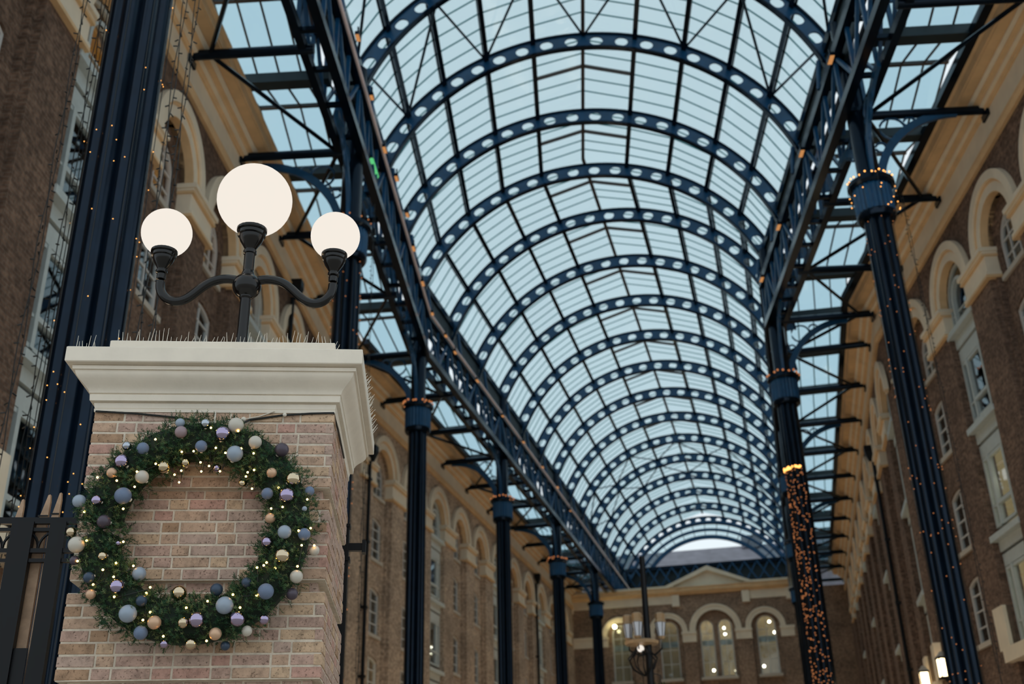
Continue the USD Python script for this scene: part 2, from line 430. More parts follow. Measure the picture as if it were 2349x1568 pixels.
def bay_wall(bld, T, x0, x1, bays, mb_name, side):
    wall = sbox(x0, 0, x1, 16.9 + EYE)
    inner = wall
    for cx, kind in bays:
        wall = wall.difference(arch_poly(cx, ZI1, 1.16 if kind == 'W' else RIN + 0.02, -1))
        inner = inner.difference(arch_poly(cx, ZI1, RIN, -1))
    w = MB().prism(wall, -0.16, 0.0).prism(inner, -0.30, -0.16)
    back = sbox(x0, 0, x1, 18.3 + EYE)
    cuts = []
    for cx, kind in bays:
        if kind == 'W':
            cuts += [arch_poly(cx, ZI1 - 0.12, 0.74, 13.74 + EYE)] + [seg_win(cx, a + EYE, b + EYE, 0.70) for a, b in ((11.03, 12.77), (7.98, 9.82), (5.2, 7.1))]
        else:
            cuts += [arch_poly(cx, ZI1, RIN + 0.02, 4.35 + EYE)]
    back = back.difference(unary_union(cuts)) if cuts else back
    w.prism(back, -0.62, -0.30)
    w.box(x0, x1, -0.30, 0.0, 0.0, 4.3)
    obj('wall', w, mb_name, bld, T)
    obj('core', MB().box(x0, x1, -6.0, -1.2, 0, 18.3 + EYE), 'dark_room', bld, T)
    obj('roof', MB().box(x0, x1, -6.0, 0.1, 18.3 + EYE, 18.46 + EYE), 'slate', bld, T)
    arch_p = [(y, z + EYE) for y, z in CORN[:6]] + [(0, 17.02 + EYE)]
    lower = [(0, 17.02 + EYE), (0.03, 17.02 + EYE), (0.03, 17.72 + EYE), (0, 17.72 + EYE)]
    fillet = [(0.10, 17.78 + EYE), (0.235, 17.80 + EYE), (0.235, 17.84 + EYE), (0.10, 17.86 + EYE)]
    fillet2 = [(0.30, 17.915 + EYE), (0.45, 18.0 + EYE), (0.45, 18.03 + EYE), (0.30, 18.05 + EYE)]
    upper = [(-0.5, 17.72 + EYE)] + [(y, z + EYE) for y, z in CORN[6:-1]] + [(-0.5, 18.52 + EYE)]
    obj('frieze', MB().loft(lower, x0, x1), 'cream', bld, T)
    obj('architrave', MB().loft(arch_p, x0, x1), 'ochre', bld, T)
    obj('fillet', MB().loft(fillet, x0, x1), 'cream', bld, T)
    obj('fillet', MB().loft(fillet2, x0, x1), 'cream', bld, T)
    obj('cornice', MB().loft(upper, x0, x1), 'ochre', bld, T, smooth=25)
    edges = sorted(c for c, k in bays)
    for cx, kind in bays:
        a = MB().prism(ring_poly(cx, ZI1, RIN + 0.02, 1.32), -0.29, 0.06).prism(ring_poly(cx, ZI1, 1.38, ROUT), -0.02, 0.15)
        av = obj('archivolt', a, 'cream', bld, T, smooth=25)
        obj('arch_reveal', MB().prism(ring_poly(cx, ZI1, RIN, RIN + 0.025), -0.29, 0.055), 'ochre', av, T, smooth=25)
        obj('arch_moulding', MB().prism(ring_poly(cx, ZI1, 1.31, 1.385), -0.02, 0.09), 'ochre', av, T, smooth=25)
    # imposts: one block between each two neighbouring arches
    spans = []
    for i, c in enumerate(edges):
        if i == 0 and c - RIN - x0 > 0.2:
            spans.append((max(x0, c - RIN - 1.6), c - RIN))
        if i + 1 < len(edges):
            spans.append((c + RIN, edges[i + 1] - RIN))
        elif x1 - c - RIN > 0.2:
            spans.append((c + RIN, min(x1, c + RIN + 1.6)))
    for a, b in spans:
        m = MB().box(a - 0.02, b + 0.02, -0.5, 0.06, ZI0 + 0.12, ZI1 - 0.22).box(a - 0.06, b + 0.06, -0.5, 0.12, ZI0, ZI0 + 0.12)
        m.box(a - 0.06, b + 0.06, -0.5, 0.12, ZI1 - 0.22, ZI1 - 0.10).box(a - 0.10, b + 0.10, -0.5, 0.19, ZI1 - 0.10, ZI1 + 0.02)
        im_ = obj('impost', m, 'cream', bld, T)
        obj('impost_fillet', MB().box(a - 0.065, b + 0.065, -0.5, 0.125, ZI0 - 0.05, ZI0 + 0.03).box(a - 0.07, b + 0.07, -0.5, 0.14, ZI1 - 0.24, ZI1 - 0.17), 'ochre', im_, T)


def w_bay(bld, T, cx, lit=()):
    y = -0.46
    zz = 13.74 + EYE
    op = arch_poly(cx, ZI1 - 0.12, 0.74, zz)
    window_part(bld, op, y, T, [cx - 0.25, cx + 0.25], [zz + 0.48, zz + 0.96, zz + 1.3], lit='amber' if 0 in lit else None)
    for i, (a, b) in enumerate(((11.03, 12.77), (7.98, 9.82), (5.2, 7.1))):
        op = seg_win(cx, a + EYE, b + EYE, 0.70)
        n = 4
        window_part(bld, op, y, T, [cx], [a + EYE + (b - a) * q / n for q in range(1, n)], lit='warm_room' if i + 1 in lit else None)
        obj('sill', MB().box(cx - 0.82, cx + 0.82, -0.6, -0.22, a + EYE - 0.14, a + EYE), 'sillstone', bld, T)
    obj('sill', MB().box(cx - 0.88, cx + 0.88, -0.6, -0.22, zz - 0.14, zz), 'sillstone', bld, T)


def t_bay(bld, T, cx, paint, lit=()):
    y = -0.30; R = RIN
    zs = 13.84 + EYE
    # arched light with an inner arched sash
    op = arch_poly(cx, ZI1, R, zs)
    win = window_part(bld, op, y, T, [], [zs + 0.55], m=paint, w=0.09, lit='amber' if 0 in lit else None)
    inner = arch_poly(cx, ZI1 + 0.0, 0.60, zs)
    obj('arched_sash', MB().prism(frame_of(inner, 0.10), y + 0.02, y + 0.16), paint, win, T)
    levels = [(11.0, 12.85), (7.85, 9.85), (4.65, 6.75)]
    tops = [13.84, 10.80, 7.62]
    for i, ((a, b), t) in enumerate(zip(levels, tops)):
        a, b, t = a + EYE, b + EYE, t + EYE
        obj('sill', MB().box(cx - R - 0.06, cx + R + 0.06, y - 0.05, y + 0.34, t - 0.17, t), paint, bld, T)
        mid = b + (t - 0.17 - b) * 0.56
        obj('panel', MB().box(cx - R, cx + R, y, y + 0.14, mid + 0.035, t - 0.17), paint, bld, T)
        obj('panel', MB().box(cx - R, cx + R, y, y + 0.10, b + 0.02, mid - 0.035), paint, bld, T)
        obj('panel_joint', MB().box(cx - R, cx + R, y - 0.02, y + 0.03, b, t), 'black', bld, T)
        op = sbox(cx - R, a, cx + R, b)
        tz = a + (b - a) * 0.30
        w = window_part(bld, op, y, T, [], [], m=paint, w=0.08, lit='warm_room' if i + 1 in lit else None)
        for bx in (cx - 0.55, cx + 0.55):
            obj('mullion', MB().box(bx - 0.06, bx + 0.06, y + 0.0, y + 0.13, a, b), paint, w, T)
        obj('transom', MB().box(cx - 0.55, cx + 0.55, y + 0.0, y + 0.125, tz - 0.05, tz + 0.05), paint, w, T)
        for q0, q1 in ((cx - R, cx - 0.55), (cx + 0.55, cx + R)):
            obj('transom', MB().box(q0, q1, y + 0.02, y + 0.09, tz - 0.03, tz + 0.03), paint, w, T)
    obj('sill', MB().box(cx - R - 0.3, cx + R + 0.3, y - 0.3, 0.22, 4.25 + EYE, 4.62 + EYE), 'cream', bld, T)
    for s in (-1, 1):
        xa, xb = cx + s * (R + 0.02), cx + s * (R + 0.80)
        obj('stone_jamb', MB().box(min(xa, xb), max(xa, xb), -0.3, 0.10, 4.62 + EYE, 5.75 + EYE), 'cream', bld, T)
    if 2 in lit or 3 in lit:
        m = MB()
        m.sphere((cx + 0.25, y - 0.24, 9.1 + EYE), 0.06, 2)
        obj('ceiling_lamp', m, 'lamp_white', bld, T)


def added_shopfront(bld, T, cx):  # unseen glowing shop window, added to supply warm fill light
    y = -0.28
    op = sbox(cx - 1.35, 0.5, cx + 1.35, 3.6)
    w = obj('added_shop_window', MB().prism(frame_of(op, 0.09), y + 0.3, y + 0.42), 'black', bld, T)
    obj('fill_light_display', MB().prism(op.buffer(-0.09), y + 0.31, y + 0.33), 'shop_fill_glow', w, T)
    for bx in (cx - 0.45, cx + 0.45):
        obj('mullion', MB().box(bx - 0.03, bx + 0.03, y + 0.3, y + 0.41, 0.5, 3.6), 'black', w, T)
    obj('fascia', MB().box(cx - 1.5, cx + 1.5, y + 0.2, y + 0.50, 3.6, 4.15), 'timber_shade', w, T)


PITCHB = 0.505 * U
left = thing('warehouse_building', 'long brown brick warehouse with cream arches behind the wreath pier and lamp', 'building')
bl1 = [(-2.865 * U, 'T'), (-2.345 * U, 'W'), (-1.87 * U, 'W'), (-1.39 * U, 'T'), (-0.885 * U, 'W'), (-0.38 * U, 'W'), (-3.345 * U, 'W')]
TL1 = side_frame(H1, 'L')
dm = math.tan((H2 - H1) / 2)
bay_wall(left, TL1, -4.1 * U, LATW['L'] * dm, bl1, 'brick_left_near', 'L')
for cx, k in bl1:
    added_shopfront(left, TL1, cx)
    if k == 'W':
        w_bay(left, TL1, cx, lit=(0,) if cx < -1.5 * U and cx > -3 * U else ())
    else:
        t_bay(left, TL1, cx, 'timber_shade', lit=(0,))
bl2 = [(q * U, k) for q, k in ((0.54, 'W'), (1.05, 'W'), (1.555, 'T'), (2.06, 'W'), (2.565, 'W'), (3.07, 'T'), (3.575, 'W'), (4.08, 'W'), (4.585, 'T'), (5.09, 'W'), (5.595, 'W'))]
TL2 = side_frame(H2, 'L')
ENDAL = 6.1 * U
bay_wall(left, TL2, -LATW['L'] * dm, ENDAL + 0.6, bl2, 'brick_left_far_lit', 'L')
for cx, k in bl2:
    added_shopfront(left, TL2, cx)
    if k == 'W':
        w_bay(left, TL2, cx, lit=(3,) if cx < 5 else ())
    else:
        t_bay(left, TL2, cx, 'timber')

right = thing('warehouse_building', 'darker brown brick warehouse with cream arches behind the tall fluted columns opposite the wreath', 'building')
TR1 = side_frame(H1, 'R')
br1 = [(q * U, k) for q, k in ((-2.19, 'W'), (-1.67, 'W'), (-1.165, 'T'), (-0.66, 'W'))]
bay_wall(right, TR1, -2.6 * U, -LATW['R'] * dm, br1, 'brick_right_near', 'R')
for cx, k in br1:
    added_shopfront(right, TR1, cx)
    if k == 'W':
        w_bay(right, TR1, cx)
    else:
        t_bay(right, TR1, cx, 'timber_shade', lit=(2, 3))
TR2 = side_frame(H2, 'R')
br2 = [(q * U, k) for q, k in ((0.28, 'T'), (0.78, 'W'), (1.285, 'W'), (1.79, 'T'), (2.295, 'W'), (2.80, 'W'), (3.305, 'T'), (3.81, 'W'), (4.315, 'W'), (4.82, 'T'), (5.325, 'W'))]
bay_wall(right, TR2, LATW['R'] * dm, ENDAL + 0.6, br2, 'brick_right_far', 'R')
for cx, k in br2:
    added_shopfront(right, TR2, cx)
    if k == 'W':
        w_bay(right, TR2, cx)
    else:
        t_bay(right, TR2, cx, 'timber_shade')

# end building: facade across the hall, local x to the right along e, y toward the camera
endb = thing('warehouse_building', 'brick end building with a cream pediment and arched windows closing the hall', 'building')
TE = np.eye(4); TE[:3, 0] = F2[:3, 0]; TE[:3, 1] = -F2[:3, 1]; TE[:3, 3] = F2[:3, 3] + ENDAL * F2[:3, 1]
ZS = 1.935 * U + EYE
earch = [(0.10 * U, 1.93, 1.48), (0.59 * U, 1.46, 1.06), (-0.37 * U, 1.46, 1.06), (-0.86 * U, 1.40, 1.0)]
xL, xR = -LATW['L'] - 0.2, LATW['R'] + 0.2
wall = sbox(xL, 0, xR, 17.2 + EYE); back = sbox(xL, 0, xR, 17.2 + EYE)
ewin = [(0.10 * U - 0.68, 0.52), (0.10 * U + 0.68, 0.52), (0.59 * U, 0.70), (-0.37 * U, 0.70), (-0.86 * U, 0.66)]
for cx, ro, ri in earch:
    wall = wall.difference(arch_poly(cx, ZS, ri, -1))
ZW0 = 1.49 * U + EYE
eops = [arch_poly(cx, (14.85 + EYE) if hw < 0.6 else (14.75 + EYE), hw, ZW0) for cx, hw in ewin] + [seg_win(cx, 6.2 + EYE, 9.2 + EYE, 0.62) for cx, hw in ewin]
for o in eops:
    back = back.difference(o)
obj('wall', MB().prism(wall, -0.35, 0).prism(back, -0.75, -0.35), 'brick_end', endb, TE)
obj('core', MB().box(xL, xR, -9, -2.4, 0, 17.2 + EYE), 'room', endb, TE)
for cx, ro, ri in earch:
    obj('archivolt', MB().prism(ring_poly(cx, ZS, ri, ro - 0.12), -0.3, 0.06).prism(ring_poly(cx, ZS, ro - 0.14, ro), -0.02, 0.12), 'cream', endb, TE, smooth=25)
es = sorted(earch)
for i in range(len(es) + 1):
    a = es[i - 1][0] + es[i - 1][2] if i else xL
    b = es[i][0] - es[i][2] if i < len(es) else 0.86 * U
    obj('impost', MB().box(a - 0.02, b + 0.02, -0.4, 0.08, ZS - 0.78, ZS - 0.2).box(a - 0.06, b + 0.06, -0.4, 0.14, ZS - 0.2, ZS), 'cream', endb, TE)
for o in eops:
    x0, z0, x1, z1 = o.bounds; mid = (x0 + x1) / 2
    tr = z0 + (z1 - z0) * 0.76
    window_part(endb, o, -0.6, TE, [mid], [tr, z0 + (z1 - z0) * 0.26, z0 + (z1 - z0) * 0.5], w=0.09, m='timber')
    obj('sill', MB().box(x0 - 0.15, x1 + 0.15, -0.7, 0.06, z0 - 0.2, z0), 'sillstone', endb, TE)
    obj('blind', MB().box(x0, x1, -1.0, -0.97, z0 + (z1 - z0) * 0.56, z0 + (z1 - z0) * 0.66), 'timber_shade', endb, TE)
for lx, lz in ((-0.62, 15.0), (-0.62, 14.55), (0.78, 15.15), (1.32, 14.85), (1.35, 14.4), (4.7, 15.1), (5.0, 14.3), (0.25, 11.8), (1.9, 11.7), (1.9, 11.35), (3.95, 11.9)):
    obj('ceiling_lamp', MB().sphere((lx, -1.4, lz + EYE), 0.10, 2), 'lamp_white', endb, TE)
obj('room_lamp', MB().box(xL + 2, xR - 2, -2.2, -1.9, 15.9 + EYE, 15.95 + EYE), 'room_light', endb, TE)
zc0 = 2.30 * U + EYE
cprof = [(-0.5, zc0), (0.10, zc0), (0.22, zc0 + 0.12), (0.42, zc0 + 0.2), (0.46, zc0 + 0.42), (0.54, zc0 + 0.5), (-0.5, zc0 + 0.5)]
obj('cornice', MB().loft(cprof, xL, 0.86 * U), 'ochre', endb, TE, smooth=25)
for a, b in ((xL, -0.27 * U), (0.43 * U, 0.86 * U)):
    obj('frieze', MB().box(a, b, -0.3, 0.06, zc0 - 0.62, zc0), 'cream', endb, TE)
    obj('parapet', MB().box(a, b, -0.4, 0.30, zc0 + 0.5, zc0 + 0.72), 'cream', endb, TE)
    for q in (a, b):
        obj('console', MB().box(q - 0.28, q + 0.28, -0.1, 0.24, zc0 - 0.85, zc0), 'cream', endb, TE)
px0, px1, pxa, pza = -0.36 * U, 0.50 * U, 0.075 * U, 2.525 * U + EYE
tri = Polygon([(px0, zc0 + 0.4), (px1, zc0 + 0.4), (pxa, pza)])
obj('tympanum', MB().prism(tri, -0.4, 0.10), 'cream', endb, TE)
for qa in (px0, px1):
    d = np.array([pxa - qa, pza - zc0 - 0.45]); L = np.hypot(*d); n = np.array([-d[1], d[0]]) / L * (1 if qa < pxa else -1)
    obj('raking_cornice', MB().prism(Polygon([(qa, zc0 + 0.45), (pxa, pza), (pxa - 0 + n[0] * 0.0, pza + 0.34), (qa - (0.35 if qa < pxa else -0.35), zc0 + 0.55)]), -0.4, 0.42), 'cream', endb, TE)
obj('pediment_base', MB().box(px0 - 0.3, px1 + 0.3, -0.4, 0.36, zc0 + 0.36, zc0 + 0.52), 'cream', endb, TE)

# slate roofed block beyond the end of the glass roof
sr = thing('slate_roof_block', 'grey slate roof seen through the far arch above the pediment', 'roof')
TS = TE.copy(); TS[:3, 3] = F2[:3, 3]
srp = [(-8.4 * U, 0), (-8.4 * U, 3.03 * U + EYE), (-9.0 * U, 3.47 * U + EYE), (-9.6 * U, 3.03 * U + EYE), (-9.6 * U, 0)]
obj('roof', MB().loft(srp, -2.2 * U, 2.2 * U), 'slate', sr, TS)
obj('eaves_gutter', MB().box(-2.2 * U, 2.2 * U, -8.4 * U, -8.36 * U, 2.97 * U + EYE, 3.04 * U + EYE), 'iron_shaded', sr, TS)
obj('roof_vent', MB().box(0.36 * U, 0.62 * U, -9.05 * U, -8.9 * U, 3.42 * U + EYE, 3.58 * U + EYE), 'slate', sr, TS)

# ------------------------------------------------------------------ glass roof
RN = U
roof = thing('glass_roof', 'arched blue iron and glass barrel roof over the hall', 'roof')
PA = [AL1 + AL * i for i in range(5)]                     # purlin angles, the last one is the gutter
PANG = sorted([-a for a in PA] + PA)


def arc_pts(r, a0, a1, n):
    t = np.linspace(a0, a1, n)
    return np.column_stack([r * np.sin(t), r * np.cos(t)])


def rib_mesh():
    A = math.radians(84)
    r0, r1 = 7.22, 7.80
    o = np.vstack([arc_pts(r1, -A, A, 97), arc_pts(r0, A, -A, 97)])
    web = Polygon(o)
    holes = []
    hs = [AL1 * 0.25, AL1 * 0.75]
    for i in range(5):
        base = AL1 + AL * i
        hs += [base + AL * 0.26, base + AL * 0.76]
    for a in hs:
        for s in (-1, 1):
            pts = arc_pts(7.50, s * a - 0.0062, s * a + 0.0062, 3)
            holes.append(shapely.LineString(pts).buffer(0.178, quad_segs=5))
    web = web.difference(unary_union(holes))
    m = MB().prism(web, -0.03, 0.03)
    f = MB()
    for r, w, t in ((7.22, 0.095, 0.03), (7.80, 0.095, 0.03)):
        fl = Polygon(np.vstack([arc_pts(r + t, -A, A, 73), arc_pts(r - t, A, -A, 73)]))
        f.prism(fl, -w, w)
    return m.arrays(), f.arrays()


RIB = rib_mesh()
RIBT = {}
for k in range(KMIN, KMAX + 1):
    F, al = arch_al(k)
    T = F.copy(); T[:3, 3] = P3(F, 0, al, ZC)
    RIBT[k] = T
    rb_ = obj('rib', RIB[0], 'iron', roof, T)
    obj('flange', RIB[1], 'iron_shaded', rb_, T)


def rp(k, ang, r):
    return (RIBT[k] @ np.array([r * math.sin(ang), 0, r * math.cos(ang), 1]))[:3]


segs = [(k, k + 1) for k in range(KMIN, KMAX)]
runs = [list(range(KMIN, 4)), list(range(3, KMAX + 1))]
for ang in PANG:
    for run in runs:
        m = MB()
        for k in run[:-1]:
            a, b = rp(k, ang, 7.66), rp(k + 1, ang, 7.66)
            up = (RIBT[k][:3, :3] @ np.array([math.sin(ang), 0, math.cos(ang)]))
            ext = (b - a) / np.linalg.norm(b - a) * 0.02
            m.bar(a - ext, b + ext, 0.17, 0.05, up)
            m.bar(rp(k, ang, 7.76), rp(k + 1, ang, 7.76), 0.04, 0.16, up)
            m.bar(rp(k, ang, 7.85), rp(k + 1, ang, 7.85), 0.10, 0.03, up)
        obj('purlin', m, 'iron_shaded', roof)
NB = 6
bars, panes, ridges, vents = [], [], [], []
RG = 7.87
for (k, k1) in segs:
    cells = [(PANG[i], PANG[i + 1], RG, RG) for i in range(len(PANG) - 1) if not (PANG[i] < 0 < PANG[i + 1])]
    cells += [(-AL1, 0.0, RG, RG + 0.30), (0.0, AL1, RG + 0.30, RG)]
    for a0, a1, r0, r1 in cells:
        c00, c10, c01, c11 = rp(k, a0, r0), rp(k1, a0, r0), rp(k, a1, r1), rp(k1, a1, r1)
        nn = np.cross(c10 - c00, c01 - c00); nn /= np.linalg.norm(nn)
        for j in range(NB):
            f0, f1 = j / NB, (j + 1) / NB
            q = [c00 + (c10 - c00) * f0, c00 + (c10 - c00) * f1, c01 + (c11 - c01) * f1, c01 + (c11 - c01) * f0]
            panes.append((np.vstack([q, [p + nn * 0.008 for p in q]]), np.array([[0, 1, 2], [0, 2, 3], [6, 5, 4], [7, 6, 4], [0, 4, 5], [0, 5, 1], [1, 5, 6], [1, 6, 2], [2, 6, 7], [2, 7, 3], [3, 7, 4], [3, 4, 0]])))
            if j:
                crown = r0 != r1 and j == 3
                (vents if crown else bars).append((*one(lambda m: m.bar(q[0] - nn * 0.03, q[3] - nn * 0.03, 0.032 if not crown else 0.08, 0.035 if not crown else 0.12, nn)), 'ridge' if crown else 'bar'))
    ridges.append(one(lambda m: m.bar(rp(k, 0, RG + 0.27), rp(k1, 0, RG + 0.27), 0.13, 0.12)))
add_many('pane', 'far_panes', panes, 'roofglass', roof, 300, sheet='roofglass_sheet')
add_many('glazing_bar', 'far_glazing_bars', bars, 'bar', roof, 300)
add_many('vent_bar', 'far_vent_bars', vents, 'ridge', roof, 300)
for r in ridges:
    obj('ridge_bar', r, 'ridge', roof)
# zigzag bracing rods between neighbouring ribs
for k, k1, flip in ((-1, 0, 0), (0, 1, 1), (11, 12, 0), (12, 13, 1)):
    nodes = [-x for x in PA[::-1]] + [0.0] + PA
    for i in range(len(nodes) - 1):
        odd = (i + flip) % 2
        a, b = (rp(k, nodes[i], 7.30), rp(k1, nodes[i + 1], 7.74)) if odd else (rp(k1, nodes[i], 7.74), rp(k, nodes[i + 1], 7.30))
        obj('brace_rod', MB().tube([a, b], 0.045, 6), 'iron_shaded', roof)
# end frame rings with their glass and the end girder
TEnd = F2.copy(); TEnd[:3, 3] = P3(F2, 0, 7.6 * U, ZC)
for r, w in ((6.95, 0.10), (6.30, 0.16)):
    obj('end_ring', MB().prism(Polygon(np.vstack([arc_pts(r + w, -1.35, 1.35, 61), arc_pts(r - w, 1.35, -1.35, 61)])), -0.12, 0.12), 'iron', roof, TEnd)
obj('end_ring', MB().prism(Polygon(np.vstack([arc_pts(7.75, -1.35, 1.35, 61), arc_pts(7.45, 1.35, -1.35, 61)])), -0.12, 0.12), 'iron', roof, TEnd)
for i in range(18):
    a0, a1 = -1.3 + 2.6 * i / 18, -1.3 + 2.6 * (i + 1) / 18
    obj('end_pane', MB().prism(Polygon(np.vstack([arc_pts(7.5, a0, a1, 4), arc_pts(7.0, a1, a0, 4)])), -0.005, 0.005), 'roofglass', roof, TEnd)
    obj('end_pane', MB().prism(Polygon(np.vstack([arc_pts(6.9, a0, a1, 4), arc_pts(6.4, a1, a0, 4)])), -0.005, 0.005), 'roofglass', roof, TEnd)
    obj('end_bar', MB().prism(Polygon(np.vstack([arc_pts(7.5, a0 - 0.004, a0 + 0.004, 2), arc_pts(6.4, a0 + 0.004, a0 - 0.004, 2)])), -0.04, 0.04), 'iron_shaded', roof, TEnd)

eg = thing('lattice_girder', 'dark iron lattice girder across the far end just above the pediment', 'girder', kind=None)
z0, z1 = 2.68 * U + EYE, 2.90 * U + EYE
for zz in (z0, z1):
    obj('chord', MB().bar(P3(F2, -1.1 * U, 7.45 * U, zz), P3(F2, 1.1 * U, 7.45 * U, zz), 0.4, 0.3), 'iron_shaded', eg)
obj('web_plate', MB().bar(P3(F2, -1.1 * U, 7.50 * U, (z0 + z1) / 2), P3(F2, 1.1 * U, 7.50 * U, (z0 + z1) / 2), 0.05, z1 - z0), 'gutter', eg)
for i in range(16):
    a, b = -1.1 * U + 2.2 * U * i / 16, -1.1 * U + 2.2 * U * (i + 1) / 16
    obj('diagonal', MB().bar(P3(F2, a, 7.43 * U, z0), P3(F2, b, 7.43 * U, z1), 0.10), 'iron', eg)
    obj('diagonal', MB().bar(P3(F2, a, 7.41 * U, z1), P3(F2, b, 7.41 * U, z0), 0.10), 'iron', eg)

# ------------------------------------------------------------------ columns
ZTIE = 2.375 * U + EYE
ZCAP = 2.075 * U + EYE
ZTOP = ZC + 7.5 * math.cos(PA[4]) - 0.2


def reed_profile(r, n=8, k=7, depth=0.22):
    pts = []
    for i in range(n):
        c = 2 * math.pi * i / n
        rr = r * math.sin(math.pi / n) / (1 + math.sin(math.pi / n)); rc = r - rr
        for j in range(k):
            a = c + (j / k - 0.5) * math.pi * 1.0
            pts.append((rc * math.cos(c) + rr * math.cos(a), rc * math.sin(c) + rr * math.sin(a)))
    return np.array(pts)


def make_column(label, loc, rotz, r0=0.36):
    t = thing('iron_column', label, 'column', loc, rotz)
    m = MB(); pr = reed_profile(r0); n = len(pr)
    zz = [0.9, ZCAP - 1.0]
    v = np.vstack([np.column_stack([pr, np.full(n, z)]) for z in zz])
    m.add(v, [[i, (i + 1) % n, n + (i + 1) % n, n + i] for i in range(n)])
    obj('shaft', m, 'iron_shaded', t, smooth=50)
    obj('base', MB().lathe([(0.0, 0), (0.62, 0), (0.62, 0.35), (0.55, 0.42), (0.52, 0.75), (0.44, 0.85), (0.40, 0.95), (0, 0.95)], 24), 'iron_shaded', t, smooth=30)
    g = []
    for i in range(48):
        a = 2 * math.pi * i / 48; r = 0.50 if i % 2 else 0.465
        g.append((r * math.cos(a), r * math.sin(a)))
    g = np.array(g); m = MB(); n = 48
    v = np.vstack([np.column_stack([g, np.full(n, z)]) for z in (ZCAP - 0.88, ZCAP - 0.10)])
    m.add(v, [[i, (i + 1) % n, n + (i + 1) % n, n + i] for i in range(n)])
    obj('capital', m, 'iron', t)
    obj('capital_ring', MB().lathe([(0.3, ZCAP - 0.12), (0.54, ZCAP - 0.12), (0.60, ZCAP - 0.05), (0.60, ZCAP + 0.06), (0.52, ZCAP + 0.10), (0.2, ZCAP + 0.10)], 28), 'iron_shaded', t, smooth=30)
    obj('capital_ring', MB().lathe([(0.2, ZCAP - 1.06), (0.46, ZCAP - 1.06), (0.50, ZCAP - 0.98), (0.50, ZCAP - 0.90), (0.44, ZCAP - 0.86), (0.3, ZCAP - 0.86)], 28), 'iron_shaded', t, smooth=30)
    obj('upper_shaft', MB().tube([(0, 0, ZCAP), (0, 0, ZTOP)], 0.29, 14), 'iron_shaded', t, smooth=50)
    # curved brackets to the tie beam and along the girder, with rings in the spandrels
    for d, (dx, dy), R in ((0, (1, 0), 2.35), (1, (0, 1), 2.0), (2, (0, -1), 2.0)):
        zb = ZTIE - R - 0.05
        arc = [(dx * (0.27 + R - R * math.cos(a)), dy * (0.27 + R - R * math.cos(a)), zb + R * math.sin(a)) for a in np.linspace(0, math.pi / 2, 15)]
        m = MB()
        for i in range(14):
            m.bar(arc[i], arc[i + 1], 0.10, 0.22, (dx * -1, dy * -1, 1))
        br = obj('bracket', m, 'iron', t)
        for off, rr in ((0.56, 0.34), (1.05, 0.16), (0.30, 0.0), (0.48, 0.15)):
            if rr == 0:
                continue
            cx, cz = 0.30 + (off if rr != 0.15 else 0.17), (ZTIE - 0.12 - rr) if rr != 0.15 else ZTIE - 1.05
            ring = [(dx * (cx + rr * math.cos(a)), dy * (cx + rr * math.cos(a)), cz + rr * math.sin(a)) for a in np.linspace(0, 2 * math.pi, 17)]
            obj('ring', MB().tube(ring, 0.035, 5, cap=False), 'iron', br)
    return t


def col_pos(k, side):
    F, al = arch_al(k)
    off = {('L', -3): -0.12, ('L', 0): -0.05, ('R', 0): -0.16}.get((side, k), -0.01) * U
    lat = {('L', -3): 0.95, ('R', 0): 0.94}.get((side, k), 0.925) * U
    s = -1 if side == 'L' else 1
    return P3(F, s * lat, al + off, 0), F


LCOL = ['broad near left column wrapped in light strings, cut by the top of the picture', 'iron column just behind the right hand lamp globe', 'iron column whose capital stands right of the pier cornice', 'second full column to the right of the pier, on the wreath side', 'third full column to the right of the pier, on the wreath side', 'fourth full column to the right of the pier, before the yellow arch']
RCOL = {-3: 'iron column nearest the camera on the side opposite the wreath, out of the picture', 0: 'tall fluted column with twinkling capital at right before the brick wall', 3: 'column covered in copper fairy lights right of the vaulted roof', 6: 'far column hidden behind the fairy light column, opposite side', 9: 'ninth arch column hidden behind the fairy light column', 12: 'last far column behind the fairy light column'}
col0 = None
COLP = {}
for side in 'LR':
    for n, k in enumerate((-3, 0, 3, 6, 9, 12)):
        if side == 'R' and k in (-3,):
            continue
        p, F = col_pos(k, side)
        h = math.atan2(F[0, 1], F[1, 1])
        rot = -h + (math.pi if side == 'L' else 0)
        lab = LCOL[n] if side == 'L' else RCOL[k]
        if (side, k) == ('L', -3):
            make_column(lab, p, rot, 0.43)
        elif col0 is None:
            col0 = make_column(lab, p, rot)
        else:
            dup(col0, p, rot, lab)
        COLP[(side, k)] = (p, rot)

